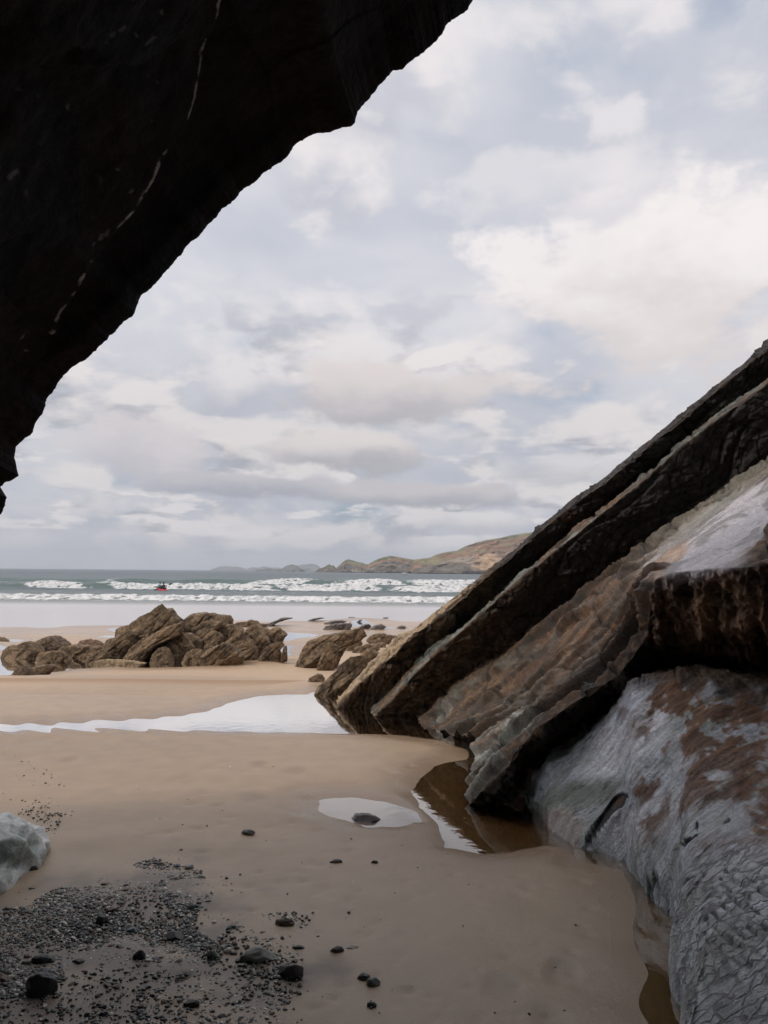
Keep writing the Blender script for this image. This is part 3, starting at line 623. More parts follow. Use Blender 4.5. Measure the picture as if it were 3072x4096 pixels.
# drapes of weed hanging from the ledge
drape = np.abs(perlin(A3(Pg[..., 0] * 9 - Pg[..., 1] * 6, Pg[..., 2] * 1.2, Pg[..., 0] * 0), 251))
disp += fringe * (.10 * (.3 - drape) + .05 * n_md + .03 * n_hi)
edge_fade = (1 - .85 * np.exp(-((rowid - 2.) / .25) ** 2)) * (1 - .35 * np.exp(-((rowid - 3.) / .15) ** 2)) * (1 - .45 * np.exp(-((rowid - 5.) / .18) ** 2)) * (1 - .5 * np.exp(-((rowid - 10.) / .15) ** 2))
disp *= edge_fade
nose = np.exp(-((dpx - 1085) / 60) ** 2 - ((dpy - 1685) / 60) ** 2) * over; disp += .06 * nose * (.5 + wz)
Pg = Pg + Nn * disp[..., None]
# colours
c = np.zeros(Pg.shape) + np.array([.105, .066, .040])                  # barnacle and weed brown
c = mixc(c, (.085, .055, .036), sstep(-.1, .5, n_md + .6 * n_lo))
c = mixc(c, (.19, .12, .066), sstep(.05, .5, n_hi + .5 * wz) * .6)
bare = sstep(.08, .28, fbm(qw * np.array([1.6, 2.2, 5.0]), 4, 261) + .12 * tread3 + .25 * tread2 - .15 * riser2 - .2 * riser1)
barec = mixc(np.zeros(Pg.shape) + np.array([.17, .185, .165]), (.095, .115, .10), sstep(-.3, .3, n_md))
c = lerp(c, barec, (bare * (tread3 * .55 * sstep(1500, 1250, dpx) + tread2 * .9 + riser2 * .25))[..., None])
blackish = (riser1 * .92 + riser2 * (.35 + .6 * sstep(980, 1250, dpx)))  # shade of the cave-facing risers painted as near-black colour
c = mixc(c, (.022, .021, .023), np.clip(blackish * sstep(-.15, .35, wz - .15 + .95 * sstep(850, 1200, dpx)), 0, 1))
c = mixc(c, (.40, .30, .19), tread1 * sstep(1120, 960, dpx) * .9 * sstep(-.5, .1, n_md + .3)); c = mixc(c, (.045, .04, .04), tread1 * sstep(960, 1120, dpx))  # sunlit look of the tan back is put into its colour
c = mixc(c, (.16, .105, .065), .8 * tread2 * sstep(.0, .4, n_lo + .1) * sstep(1150, 1250, dpx) * sstep(1420, 1300, dpx))
c = mixc(c, (.024, .019, .016), over * (1 - fringe * .75) * .92)  # shade of the overhang and its cavity coloured in black
c = mixc(c, (.30, .18, .11), fringe * sstep(-.4, .2, n_md) * .9 * sstep(.7, .15, drape))
c = mixc(c, (.55, .52, .55), ledge * .95); c = mixc(c, (.19, .17, .16), ledge * sstep(.12, .35, strat) * .7)
c = mixc(c, (.38, .22, .11), blob(1440, 1215, 70, 18, -42, .4) * (rowid < 10.1) * .7)
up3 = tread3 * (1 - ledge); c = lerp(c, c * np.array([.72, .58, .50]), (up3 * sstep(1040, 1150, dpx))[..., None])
c = mixc(c, (.04, .028, .02), rib_m * sstep(.80, .90, rib_f) * .85); c = lerp(c, c * (.75 + .6 * rib_r)[..., None], rib_m[..., None])  # undercut shade below each rib darkened into the colour, then per-layer tone
c = mixc(c, (.21, .155, .10), rib_m * sstep(.45, .75, rib_f) * (1 - sstep(.78, .86, rib_f)) * .35)
weedy = sstep(-.05, .25, fbm(qw * np.array([2.2, 2.6, 5.]), 4, 268)); c = mixc(c, (.062, .042, .028), up3 * weedy * .75)
c = mixc(c, (.21, .11, .055), up3 * sstep(.0, .35, fbm(Pg * 1.7, 3, 263)) * .45 * sstep(1100, 1300, dpx))
c = mixc(c, (.30, .32, .29), up3 * blob(1090, 1640, 110, 60, -35, .6) * sstep(-.2, .2, n_md) * .85)
c = mixc(c, (.20, .19, .15), (rowid > 6) * (rowid < 7.4) * sstep(1350, 1480, dpx) * .7)
lw = np.zeros(Pg.shape) + np.array([.36, .40, .455])
lw = mixc(lw, (.17, .205, .175), sstep(.0, .35, fbm(np.stack([Pg @ t1 * 2.0, Pg @ t2 * 7, Pg @ n4 * 1.5], -1), 4, 265)) * .75)
lw = mixc(lw, (.56, .60, .68), sstep(.05, .4, n_lo + .5 * n_md) * .7)
lw = mixc(lw, (.13, .15, .115), blob(1240, 1720, 130, 45, -20, .6) * .85)
lw = mixc(lw, (.66, .68, .74), blob(1340, 1620, 125, 48, -32, .45) * .9)  # pale bluish streak: wet sky highlight painted into the wall colour
lw = mixc(lw, (.6, .61, .66), blob(1420, 1760, 170, 40, -30, .6) * .5)
lw = mixc(lw, (.34, .25, .20), blob(1210, 1790, 55, 60, 30, .5) * .7)
lw = mixc(lw, (.19, .095, .045), np.clip(blob(1590, 1570, 150, 110, 25, .6) + blob(1650, 1720, 60, 150, 0, .6) + blob(1480, 1490, 80, 40, -25, .5), 0, 1) * sstep(-.5, -.1, n_md + .5 * n_hi + .3 * wz) * .97)
lw = mixc(lw, (.07, .042, .028), np.clip(blob(1590, 1570, 150, 110, 25, .6) + blob(1650, 1720, 60, 150, 0, .6), 0, 1) * sstep(.05, .35, n_md + .6 * n_hi) * .8)
lw = mixc(lw, (.12, .055, .045), np.clip(blob(1320, 1560, 50, 14, -35, .5) + blob(1500, 1690, 110, 14, -10, 1.3), 0, 1) * sstep(-.2, .2, n_md) * .7)
lw = mixc(lw, (.055, .05, .055), scal * gap * .3); lw = mixc(lw, (.012, .012, .013), jt * .95)
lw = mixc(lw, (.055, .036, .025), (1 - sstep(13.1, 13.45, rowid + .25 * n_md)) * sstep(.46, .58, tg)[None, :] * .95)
lw = mixc(lw, (.15, .075, .038), blob(1560, 1640, 170, 230, 20, .9) * sstep(-.25, .1, n_md + .6 * wz) * .85)
weed4 = sstep(.20, .10, lw[..., 2]) * w4; lw *= (1 + .35 * (gid - .5) * scal)[..., None]
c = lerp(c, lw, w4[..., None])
c *= (1 + .22 * np.clip(n_hi, -1, 1))[..., None]; c = mixc(c, (.02, .018, .016), crack * rough_rock * .7); c = mixc(c, c * .5, crackb * rough_rock * .5)
rgh = lerp(.78, .27, np.clip(w4 * .9 + ledge * .7 + bare * tread3 * .5, 0, 1)) + .12 * np.clip(n_md, -1, 1); rgh = lerp(rgh, .72, weed4)
jointf = np.clip(blob(1700, 2060, 330, 290, 0, .35) + .25 * blob(1450, 1800, 200, 120, 0, .5), 0, 1) * w4
def wall_part(name, label, r0, r1, c0=0, c1=NC, mat=None):
    sel = np.where((rowid[:, 0] >= r0 - 1e-6) & (rowid[:, 0] <= r1 + 1e-6))[0]; a, e = sel[0], sel[-1] + 1
    sub = Pg[a:e, c0:c1]; o = mesh_obj(name, sub.reshape(-1, 3), grid_faces(sub.shape[0], sub.shape[1]), mat or M_wall, cols=c[a:e, c0:c1], attrs={'rough': rgh[a:e, c0:c1], 'joint': jointf[a:e, c0:c1]})
    return tag(o, label, 'rock slab' if 'slab' in name else 'rock', kind='structure')
wall_part('rock_slab', 'outermost leaning slab, face coloured shade-black and back coloured sunlit tan, against the sky', 0, 4)
wall_part('rock_slab', 'second leaning slab with a brown barnacled foot and shade-black upper face', 4, 6)
wall_part('rock_slab', 'broad brown and green slab with the pale ledge and the shade-black overhang beneath it', 6, 13)
wall_part('cave_wall', 'smooth wet grey wall with jointed blocks at the lower right', 13, 18, mat=M_lower)
# limpets stuck to the slabs
rl = random.Random(5)
limp_m = plain_mat('limpet_shell', (.50, .47, .40), .6)
k_ = 12; ring = []
V = []; Fc = []
for j, (rr_, zz_) in enumerate([(1, 0), (.93, .25), (.6, .55), (.25, .75), (0.02, .82)]):
    for i in range(k_):
        a = i / k_ * 2 * math.pi; w = 1 + .05 * math.cos(6 * a); V.append((rr_ * math.cos(a) * w, rr_ * .85 * math.sin(a) * w, zz_))
Fc = grid_faces(5, k_, True)
lproto = None
targets = [(dpx2, dpy2) for dpx2, dpy2 in [(1424,1162),(1440,1150),(1432,1172),(1452,1146),(1448,1160),(1460,1140),(1418,1170),(1440,1166),(1466,1150),(850,1482),(856,1488),(905,1450),(1000,1375),(1320,1140),(1240,1180),(930,1520),(960,1540),(1395,1300),(1160,1420),(1180,1400),(1210,1385),(1290,1420),(1330,1440)]]
NNr = gnormals(Pg)
if NNr[len(Nn) // 2, NC // 4] @ (np.array([0, 0, 1.5]) - Pg[len(Nn) // 2, NC // 4]) < 0: NNr = -NNr
cx_, cy_, cw_ = proj(Pg); cx_ /= DS; cy_ /= DS
for (a, e) in targets:
    dd = (cx_ - a) ** 2 + (cy_ - e) ** 2 + (rowid < 2) * 1e6 + (rowid > 12) * 1e6; k = np.argmin(dd + 0 * cw_); i, j = divmod(int(k), NC)
    if lproto is None:
        lproto = mesh_obj('limpet', V, Fc, limp_m); ob = lproto
    else: ob = lproto.copy(); col.objects.link(ob)
    s = rl.uniform(.011, .017); ob.scale = (s, s, s * 1.1); ob.location = Pg[i, j] + NNr[i, j] * .004
    ob.rotation_euler = Vector(NNr[i, j]).to_track_quat('Z', 'Y').to_euler()
    tag(ob, 'tiny pale limpet shell stuck to the leaning slabs', 'limpet', 'limpets on the leaning slabs')

# ------------------------------------------------------------------ the cave roof
edge = [(1022,-2),(1005,22),(985,40),(962,58),(945,80),(925,104),(900,122),(880,138),(868,150),(850,153),(838,168),(822,182),(800,210),(785,228),(774,245),(768,262),(760,273),(745,276),(720,279),(690,288),(668,295),(650,305),(630,328),(605,350),(592,356),(570,372),(545,395),(520,415),(498,438),(480,450),(466,470),(450,487),(432,505),(415,520),(395,547),(372,570),(350,590),(330,622),(306,640),(300,655),(285,680),(262,703),(240,722),(210,748),(190,770),(168,790),(150,802),(135,822),(120,842),(100,862),(92,882),(75,905),(70,930),(60,945),(35,965),(32,990),(42,1030),(8,1040),(-4,1050),(15,1075),(12,1095),(-4,1118),(-40,1170)]
rd = 3.9
EP = [np.array([7.4, 4.5, 12.0]), np.array([4., 4.3, 7.9])] + [P(*D(*p), rd + .015 * math.sin(k * 1.7)) for k, p in enumerate(edge)] + [np.array([-2.65, 3.9, 1.0]), np.array([-3.6, 3.8, -.3])]
EP = np.array(EP); L = np.concatenate([[0], np.cumsum(np.linalg.norm(np.diff(EP, axis=0), axis=1))])
tA = L[2]; tB = L[len(EP) - 3]
n_ = 900; tt = np.concatenate([np.linspace(0, tA, 40, endpoint=False), np.linspace(tA, tB, n_ - 60, endpoint=False), np.linspace(tB, L[-1], 20)])
E0 = np.stack([np.interp(tt, L, EP[:, k]) for k in range(3)], -1)
def hblur(A, n2):
    A = A.copy()
    for _ in range(n2): A[1:-1] = .5 * A[1:-1] + .25 * (A[:-2] + A[2:])
    return A
ES = hblur(E0, 250)
jag = .022 * fbm(A3(tt * 4.3, tt * 0), 6, 301, .62)
perp = np.array([.66, 0, -.75])
E0 = E0 + perp * jag[:, None]
def sect(y, endpt, wgt):
    """smooth section at distance y, its upper end bent down to endpt"""
    s = ES.copy(); s[:, 1] = y; f_ = sstep(tA + .3, 0, tt)[:, None]
    tgt = np.array(endpt, float); s = s + (tgt - s[0]) * f_ * wgt + np.array([-.10, 0, .11]); s[:, 1] = y; return s
s1 = lerp(E0, ES, .5); s1[:, 1] = 3.62; s1 += np.array([-.06, 0, .07])
secs = [E0 + np.array([-5, -14, 10]), E0 + np.array([-5, -2.2, 8]), E0 + np.array([-.9, .25, 1.1]), E0 + np.array([-.12, .06, .14]), E0, s1,
        sect(3.1, (8.0, 3.1, 10.5), .6), sect(2.3, (8, 2.3, 8.5), 1), sect(1.2, (8, 1.2, 6.8), 1), sect(0, (7, 0, 5.5), 1), sect(-2.2, (6, -2.2, 3.5), 1), sect(-4.5, (3.5, -4.5, 1.5), 1)]
last = secs[-1].copy(); last[:, 0] = last[:, 0] * .2; last[:, 2] = np.minimum(last[:, 2], 1.) * 1.0; last[:, 1] = -6.5; secs.append(last)
endr = last.copy(); endr[:, 2] = -.5; secs.append(endr)
SEG2 = [6, 14, 14, 6, 10, 60, 70, 60, 30, 16, 10, 6, 4]
Pg = []; rid = []
for k, s in enumerate(SEG2):
    for j in range(s): Pg.append(lerp(secs[k], secs[k + 1], j / s)); rid.append(k + j / s)
Pg.append(secs[-1]); rid.append(13.); Pg = np.array(Pg); rid = np.array(rid)[:, None] + np.zeros((1, len(tt)))
Nn = gnormals(Pg); i0 = int(np.argmin(np.abs(rid[:, 0] - 7))); mid = len(tt) // 2
if Nn[i0, mid] @ (np.array([0, 2, 1.5]) - Pg[i0, mid]) < 0: Nn = -Nn
vx, vy, vw = proj(Pg); vx /= DS; vy /= DS
vein_pts = [(480,-60),(480,0),(474,40),(468,65),(450,110),(440,150),(430,190),(426,215),(412,258),(400,285),(375,315),(355,345),(345,368),(330,400),(312,430),(290,462),(262,492),(235,525),(200,570),(170,625),(130,682),(115,720)]
vd = np.full(vx.shape, 1e9); side = np.zeros(vx.shape); vt = np.zeros(vx.shape)
for k in range(len(vein_pts) - 1):
    a = np.array(vein_pts[k], float); e = np.array(vein_pts[k + 1], float) - a; l2 = e @ e
    t = np.clip(((vx - a[0]) * e[0] + (vy - a[1]) * e[1]) / l2, 0, 1); d = np.hypot(vx - a[0] - t * e[0], vy - a[1] - t * e[1])
    m = d < vd; side = np.where(m, np.sign((vx - a[0]) * e[1] - (vy - a[1]) * e[0]), side); vt = np.where(m, k, vt); vd = np.minimum(vd, d)
vis = (rid > 4.5) & (rid < 9) & (vw > .5)
inner = sstep(4.3, 8, rid)
f1, f2, idb = worley(Pg * np.array([.8, .6, .8]) + .3 * perlin(Pg, 310)[..., None], 311)
Pg = Pg + Nn * (inner * (.14 * (idb - .5) + .08 * fbm(Pg * 1.2, 4, 312) + .025 * fbm(Pg * 5, 3, 313)))[..., None]
Pg = Pg - Nn * (vis * np.where(side > 0, .035, 0) * sstep(0, 14, vd) * np.exp(-vd / 160))[..., None]
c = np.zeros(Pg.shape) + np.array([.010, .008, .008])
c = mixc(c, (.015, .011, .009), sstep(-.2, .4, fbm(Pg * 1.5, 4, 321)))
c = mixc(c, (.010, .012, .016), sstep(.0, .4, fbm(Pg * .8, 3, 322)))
vn = fbm(Pg * 7, 3, 323)
v = vis * (1 - sstep(1.0, 3.0, vd + 6 * vn)) * sstep(-.05, .25, fbm(Pg * 6, 4, 325) + .35 * fbm(Pg * 1.5, 2, 324) + .12 * (vt < 12)); c = mixc(c, (.36, .345, .33), v * .9)
spots = vis * sstep(.55, .62, fbm(Pg * 14.0, 2, 326)) * sstep(.1, .3, fbm(Pg * 2., 2, 327)) * (side < 0); c = mixc(c, (.25, .24, .22), spots * .3)
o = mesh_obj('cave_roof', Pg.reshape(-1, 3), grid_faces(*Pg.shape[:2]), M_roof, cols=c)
tag(o, 'near-black overhanging cave roof crossed by a thin white quartz vein', 'cave roof', kind='structure')

# ------------------------------------------------------------------ rocks
def rock(label, pts, thick=None, depth=None, seed=1, mat=None, pal=None, amp=1., name='rock', group=None, cat='rock', n_t=120, n_r=26, sink=.26, blocky=1., front=.5, facets=20, strata=1.):
    cp = np.array(pts, float); bot = cp[cp[:, 1].argmax()]
    if depth is None: depth = float(march(bot[0], bot[1])[1])
    Wp = np.array([P(a, c_, depth) for a, c_ in cp]); ctr = (Wp.max(0) + Wp.min(0)) / 2; 
    pw = cp[:, 0].max() - cp[:, 0].min(); n_t = int(np.clip(pw * 4, 70, 320)); n_r = int(np.clip(pw * .9, 14, 70))
    wd_, ht = Wp[:, 0].max() - Wp[:, 0].min(), Wp[:, 2].max() - Wp[:, 2].min()
    low = Wp[:, 2] < Wp[:, 2].min() + .22 * ht; Wp[low, 2] -= sink
    L_ = np.concatenate([[0], np.cumsum(np.linalg.norm(np.diff(np.vstack([Wp, Wp[:1]]), axis=0), axis=1))])
    t = np.linspace(0, L_[-1], n_t, endpoint=False); ring = np.stack([np.interp(t, L_, np.append(Wp[:, k], Wp[0, k])) for k in range(3)], -1)
    if thick is None: thick = .55 * min(wd_, ht * 1.8)
    ctr = ring.mean(0); ctr[1] = depth
    # superellipsoid-like shell: latitude from the front pole to the back pole
    la = np.linspace(-math.pi / 2, math.pi / 2, n_r * 2 + 1)
    e = .26
    rr_ = np.abs(np.cos(la)) ** e; yy = np.sign(np.sin(la)) * np.abs(np.sin(la)) ** .8
    Pg = ctr[None, None, :] + (ring - ctr)[None, :, :] * rr_[:, None, None]
    # front leans with the top set back
    hrel = (Pg[..., 2] - ring[:, 2].min()) / max(1e-3, ring[:, 2].max() - ring[:, 2].min())
    Pg[..., 1] = depth + thick * (yy[:, None] * np.where(yy[:, None] < 0, front, 1.) * (1 - .45 * hrel)) + thick * .25 * (hrel - .3) * (1 - rr_[:, None] ** 4 * 1.0)
    dn = Pg - (ctr + np.array([0, thick * .1, 0])); N_ = gnormals(np.concatenate([Pg[:, -1:], Pg, Pg[:, :1]], 1))[:, 1:-1]
    sgn = np.sign(np.sum(N_ * dn)); N_ = N_ * sgn
    N_[0] = [0, -1, 0]; N_[-1] = [0, 1, 0]
    rk_ = random.Random(seed * 31 + 7)
    for _ in range(facets):
        if rk_.random() < .45: nv = nrm * rk_.choice([-.6, 1]) + np.array([rk_.uniform(-.2, .2), -1.0 * rk_.random(), rk_.uniform(-.2, .2)])
        else: nv = np.array([rk_.uniform(-.75, .75), -1, rk_.uniform(-.2, .9)])
        nv = nv / np.linalg.norm(nv); rel = Pg - ctr; sup = rel @ nv; mx = sup.max(); dd_ = mx * rk_.uniform(.45, .85)
        fct = np.where(sup > dd_, dd_ / np.maximum(sup, 1e-6), 1.); side_ = np.abs(np.sin(la))[:, None] ** .8
        Pg = ctr + rel * lerp(1., fct, side_)[..., None]
    N_ = gnormals(np.concatenate([Pg[:, -1:], Pg, Pg[:, :1]], 1))[:, 1:-1]; N_ = N_ * np.sign(np.sum(N_ * (Pg - ctr))); N_[0] = [0, -1, 0]; N_[-1] = [0, 1, 0]
    sc_ = max(.15, min(wd_, ht * 1.5)); k = 1 / sc_
    wq = .12 * sc_ * np.stack([perlin(Pg * k * 2, seed), perlin(Pg * k * 2, seed + 1), perlin(Pg * k * 2, seed + 2)], -1)
    qq = Pg + wq; Q = np.stack([qq @ dip, qq[..., 1], qq @ nrm], -1)
    f1, f2, idb = worley(Q * k * np.array([1.7, 1.5, 4.5]) + seed, seed + 3)
    f1b, f2b, idc = worley(Q * k * np.array([4, 4, 8.]) + seed, seed + 4)
    Ls = Q[..., 2] * k * 5.0 + .5 * perlin(Pg * k * 1.2, seed + 12) + seed; lid = np.floor(Ls); lfr = Ls - lid
    lrn = (hsh(lid, lid * 0, lid * 0, seed) & 1023) / 1023.; lrn2 = (hsh(lid + 1, lid * 0, lid * 0, seed) & 1023) / 1023.; lay = lerp(lrn, lrn2, sstep(.82, 1., lfr)) - .5
    seam = np.exp(-((lfr - .9) / .07) ** 2)
    eq = .24 + .76 * np.abs(np.sin(la))[:, None]
    dsp = amp * sc_ * eq * (blocky * (.045 * (idb - .5) + .012 * (idc - .5) - .018 * (1 - sstep(0, .12, f2 - f1))) + (.05 - .04 * min(blocky, 1)) * fbm(Pg * k * 3, 4, seed + 5) + .022 * ridged(Q * k * np.array([1, 1, 4.]) * 1.6, 4, seed + 9) + strata * (.11 * lay - .035 * seam))
    dsp += (.017 * fbm(Pg * 7, 4, seed + 6, .65) * min(1., sc_ * 1.5))
    Pg = Pg + N_ * dsp[..., None]
    Pg[0] = Pg[0].mean(0); Pg[-1] = Pg[-1].mean(0)
    pal = pal or [(.215, .150, .092), (.155, .108, .068), (.27, .195, .12), (.05, .036, .026)]
    a1 = fbm(Pg * k * 2.5, 4, seed + 7); a2 = fbm(Pg * 11, 3, seed + 8)
    cc_ = np.zeros(Pg.shape) + np.array(pal[0]); cc_ = mixc(cc_, pal[1], sstep(-.1, .4, a1)); cc_ = mixc(cc_, pal[2], sstep(.0, .45, a2) * .6); cc_ = mixc(cc_, pal[3], sstep(.15, .5, -a2 + .3 * a1) * .55)
    cc_ = mixc(cc_, pal[3], np.maximum((1 - sstep(0, .10, f2 - f1)) * .7, strata * seam * .75)); cc_ *= (1 + strata * .35 * lay)[..., None]; cc_ *= (1 + .25 * (idb - .5))[..., None]
    o = mesh_obj(name, Pg.reshape(-1, 3), grid_faces(Pg.shape[0], n_t, True), mat or M_beach_rock, cols=cc_)
    return tag(o, label, cat, group)
def rk(f, pts): return [f(*p) for p in pts]
rock('tall tilted brown rock with the highest peak of the outcrop', rk(R1, [(590,330),(700,250),(830,180),(920,112),(965,98),(1010,128),(1080,230),(1170,305),(1185,420),(1000,560),(760,700),(580,705),(560,560),(570,400)]), depth=16.2, thick=1.1, seed=400, sink=.3, amp=.55)
rock('long tilted plank-like rock with a dark underside propped against the tall peak', rk(R1, [(470,712),(600,590),(720,500),(850,440),(960,375),(1080,330),(1160,318),(1190,390),(1150,440),(960,530),(820,630),(700,720),(560,725)]), depth=15.45, thick=.55, seed=410, amp=.45, sink=.2)
rock('dark broken slab lying under the plank-like rock', rk(R1, [(680,720),(820,620),(960,530),(1150,430),(1190,440),(1160,520),(1000,600),(860,690),(780,725)]), depth=15.95, thick=.5, seed=415, pal=[(.10,.075,.06),(.07,.055,.045),(.13,.1,.07),(.03,.025,.02)], amp=.4)
rock('cracked shoulder rock left of the tall peak', rk(R1, [(285,712),(300,560),(350,490),(450,470),(570,385),(625,440),(620,560),(500,690),(400,720)]), depth=15.6, thick=.8, seed=420)
rock('rounded tan rock behind the left shoulder of the peak', rk(R1, [(430,480),(450,380),(520,342),(600,335),(650,400),(640,520),(480,560)]), depth=16.9, thick=.7, seed=425)
rock('low knobbly rock at the left foot of the peak', rk(R1, [(95,735),(130,680),(220,640),(290,600),(340,640),(340,725),(180,772)]), depth=15.0, thick=.5, seed=430)
rock('flat pale stone lying on the sand in front of the outcrop', rk(R1, [(193,802),(200,742),(290,712),(450,715),(640,732),(782,757),(760,772),(500,792)]), thick=.35, seed=435, blocky=.3, strata=.3, pal=[(.36,.27,.17),(.28,.21,.13),(.4,.3,.2),(.15,.11,.07)])
rock('triangular tan block at the water in front of the plank-like rock', rk(R1, [(805,715),(850,660),(920,590),(980,568),(1040,620),(1090,695),(1000,720)]), depth=15.2, thick=.4, seed=440, amp=.6)
rock('upright brown block just right of the triangular block', rk(R1, [(990,620),(1000,560),(1060,508),(1110,560),(1150,640),(1165,690),(1080,700)]), depth=15.6, thick=.4, seed=445, amp=.6)
rock('smooth-faced square block below the peak', rk(R1, [(1095,480),(1190,430),(1240,480),(1315,585),(1250,640),(1170,680),(1120,600)]), depth=15.75, thick=.5, seed=450, amp=.5)
rock('leaning dark brown block wedged right of the square block', rk(R1, [(1180,405),(1290,440),(1405,510),(1370,590),(1290,620),(1240,500)]), depth=15.95, thick=.5, seed=455, amp=.5)
rock('low split slab at the water under the square block', rk(R1, [(1140,695),(1230,630),(1330,590),(1400,600),(1380,650),(1280,690)]), depth=15.3, thick=.3, seed=458, amp=.6)
rock('long lumpy back ridge right of the peak', rk(R2, [(60,300),(170,215),(300,190),(490,178),(620,215),(700,230),(720,330),(680,470),(500,560),(330,560),(190,480),(80,460)]), depth=17.2, thick=1.1, seed=460)
rock('rounded knob at the right end of the back ridge', rk(R2, [(625,225),(670,203),(715,200),(748,258),(705,325),(640,310)]), depth=17.0, thick=.5, seed=465, amp=.6)
rock('steep brown block on the front of the back ridge', rk(R2, [(190,395),(330,310),(450,268),(600,300),(580,380),(440,450),(330,510)]), depth=16.5, thick=.6, seed=470, amp=.7)
rock('tilted block with a curved dark hollow mid outcrop', rk(R2, [(360,510),(480,400),(560,415),(620,500),(560,620),(430,610)]), depth=16.2, thick=.6, seed=475, amp=.7)
rock('sloping block behind the middle of the outcrop', rk(R2, [(540,430),(650,330),(760,320),(895,410),(850,520),(700,560)]), depth=16.7, thick=.7, seed=480, amp=.7)
rock('broad ribbed slab at the centre right of the outcrop', rk(R2, [(620,600),(820,440),(900,420),(1000,540),(1060,640),(1110,715),(850,755),(700,690)]), depth=15.8, thick=.7, seed=485, amp=.7)
rock('pointed block behind the ribbed slab', rk(R2, [(880,440),(1000,350),(1070,318),(1230,400),(1190,500),(1000,540)]), depth=16.7, thick=.6, seed=490, amp=.7)
rock('steep triangular slab beside the ribbed slab', rk(R2, [(940,500),(1080,395),(1180,440),(1260,570),(1230,650),(1100,680)]), depth=16.2, thick=.6, seed=495, amp=.5)
rock('blunt boulder at the right end of the outcrop', rk(R2, [(1150,450),(1260,400),(1340,368),(1390,382),(1480,465),(1430,530),(1330,590),(1180,560)]), depth=16.5, thick=.7, seed=500, amp=.6)
rock('ridged low rock at the right foot of the outcrop', rk(R2, [(1045,722),(1200,610),(1300,570),(1410,540),(1458,602),(1390,660),(1410,700),(1280,738),(1100,740)]), depth=15.6, thick=.5, seed=505)
rock('small dark stone at the far right foot of the outcrop', rk(R2, [(1400,655),(1440,620),(1480,605),(1492,650),(1440,662)]), depth=15.5, thick=.2, seed=507)
rock('double-humped front rock standing on the sand edge', rk(R2, [(308,838),(320,760),(430,665),(640,560),(720,580),(790,660),(910,742),(810,795),(600,825),(420,840)]), depth=14.9, thick=.7, seed=510)
rock('small round block above the double-humped front rock', rk(R2, [(380,620),(430,568),(520,630),(500,700),(395,690)]), depth=15.4, thick=.3, seed=515, amp=.6)
rock('small tan stone left of the double-humped front rock', rk(R2, [(222,740),(300,680),(390,652),(410,700),(330,790),(240,790)]), depth=15.1, thick=.3, seed=520)
rock('low brown rock by the surf behind the outcrop', rk(R2, [(765,325),(830,295),(930,288),(990,263),(1085,280),(1110,318),(1225,318),(1200,348),(950,358),(780,348)]), thick=.9, seed=525)
rock('large lumpy rock at the left edge of the rock pool', rk(R3, [(-40,545),(40,430),(120,360),(220,350),(330,310),(400,303),(480,350),(545,450),(500,520),(250,545),(60,560)]), depth=15.9, thick=.7, seed=530, blocky=.5, strata=.3, facets=8)
rock('round dark rock behind the lumpy rock', rk(R3, [(450,330),(530,280),(640,235),(730,228),(810,280),(868,352),(830,440),(680,480),(560,500),(490,420)]), depth=16.5, thick=.8, seed=535, blocky=.5, strata=.3, facets=8, pal=[(.2,.145,.1),(.14,.1,.07),(.25,.185,.12),(.06,.045,.035)])
rock('flat-topped rock between the round rock and the peak', rk(R3, [(780,430),(860,360),(960,350),(1190,360),(1385,370),(1400,430),(1250,500),(1090,500),(850,500)]), depth=16.1, thick=.7, seed=540)
rock('reddish capstone on the flat-topped rock', rk(R3, [(980,370),(1100,290),(1190,268),(1320,285),(1400,350),(1360,400),(1150,400)]), depth=16.6, thick=.5, seed=545, pal=[(.24,.15,.1),(.18,.12,.08),(.3,.2,.14),(.08,.05,.04)])
rock('low wave-worn ledge in the rock pool', rk(R3, [(440,545),(530,460),(700,430),(860,440),(900,510),(700,555),(500,570)]), depth=15.2, thick=.4, seed=550, blocky=.6, strata=.3)
rock('dark half-drowned rock in the near corner of the rock pool', rk(R3, [(95,760),(200,680),(300,643),(380,680),(408,745),(250,762)]), thick=.35, seed=555, pal=[(.15,.11,.075),(.10,.075,.05),(.2,.15,.1),(.05,.04,.03)], amp=.7, sink=.12)
rock('long low rock beside the half-drowned rock', rk(R3, [(385,690),(500,640),(690,618),(737,660),(560,722),(400,728)]), thick=.35, seed=558, pal=[(.2,.14,.1),(.13,.095,.065),(.24,.18,.12),(.06,.045,.035)], amp=.6, sink=.12)
rock('small reddish rock cut by the left edge of the view', rk(R3, [(-60,312),(-50,240),(0,230),(50,262),(92,290),(60,312)]), thick=.4, seed=560)
rock('long ridged rock right of the sky-white pool', rk(R4, [(48,445),(200,350),(400,270),(520,243),(700,200),(770,178),(820,165),(888,262),(800,330),(640,400),(500,470),(230,478),(130,472)]), thick=.9, seed=565, depth=15.2, sink=.42)
rock('wedge-shaped block on the front of the long ridged rock', rk(R4, [(310,450),(420,310),(480,308),(570,400),(500,470)]), thick=.4, seed=570, depth=14.6, amp=.5, sink=.4)
for k_i, (lb, pts_) in enumerate([('low rounded rock right of the long ridged rock', [(590,425),(650,370),(740,340),(825,328),(835,350),(700,415)]),
        ('flat scattered rock nearer the leaning slabs', [(650,445),(760,390),(880,350),(1000,370),(1025,412),(850,448)]),
        ('knobbly mound of rock behind the tan ledge', [(870,310),(920,260),(1010,230),(1130,250),(1240,272),(1210,330),(1100,350),(950,350)]),
        ('round barnacled stone between mound and ledge', [(945,370),(1000,320),(1080,345),(1105,385),(1000,392)])]):
    rock(lb, rk(R4, pts_), thick=.55, seed=575 + 5 * k_i, sink=.15)
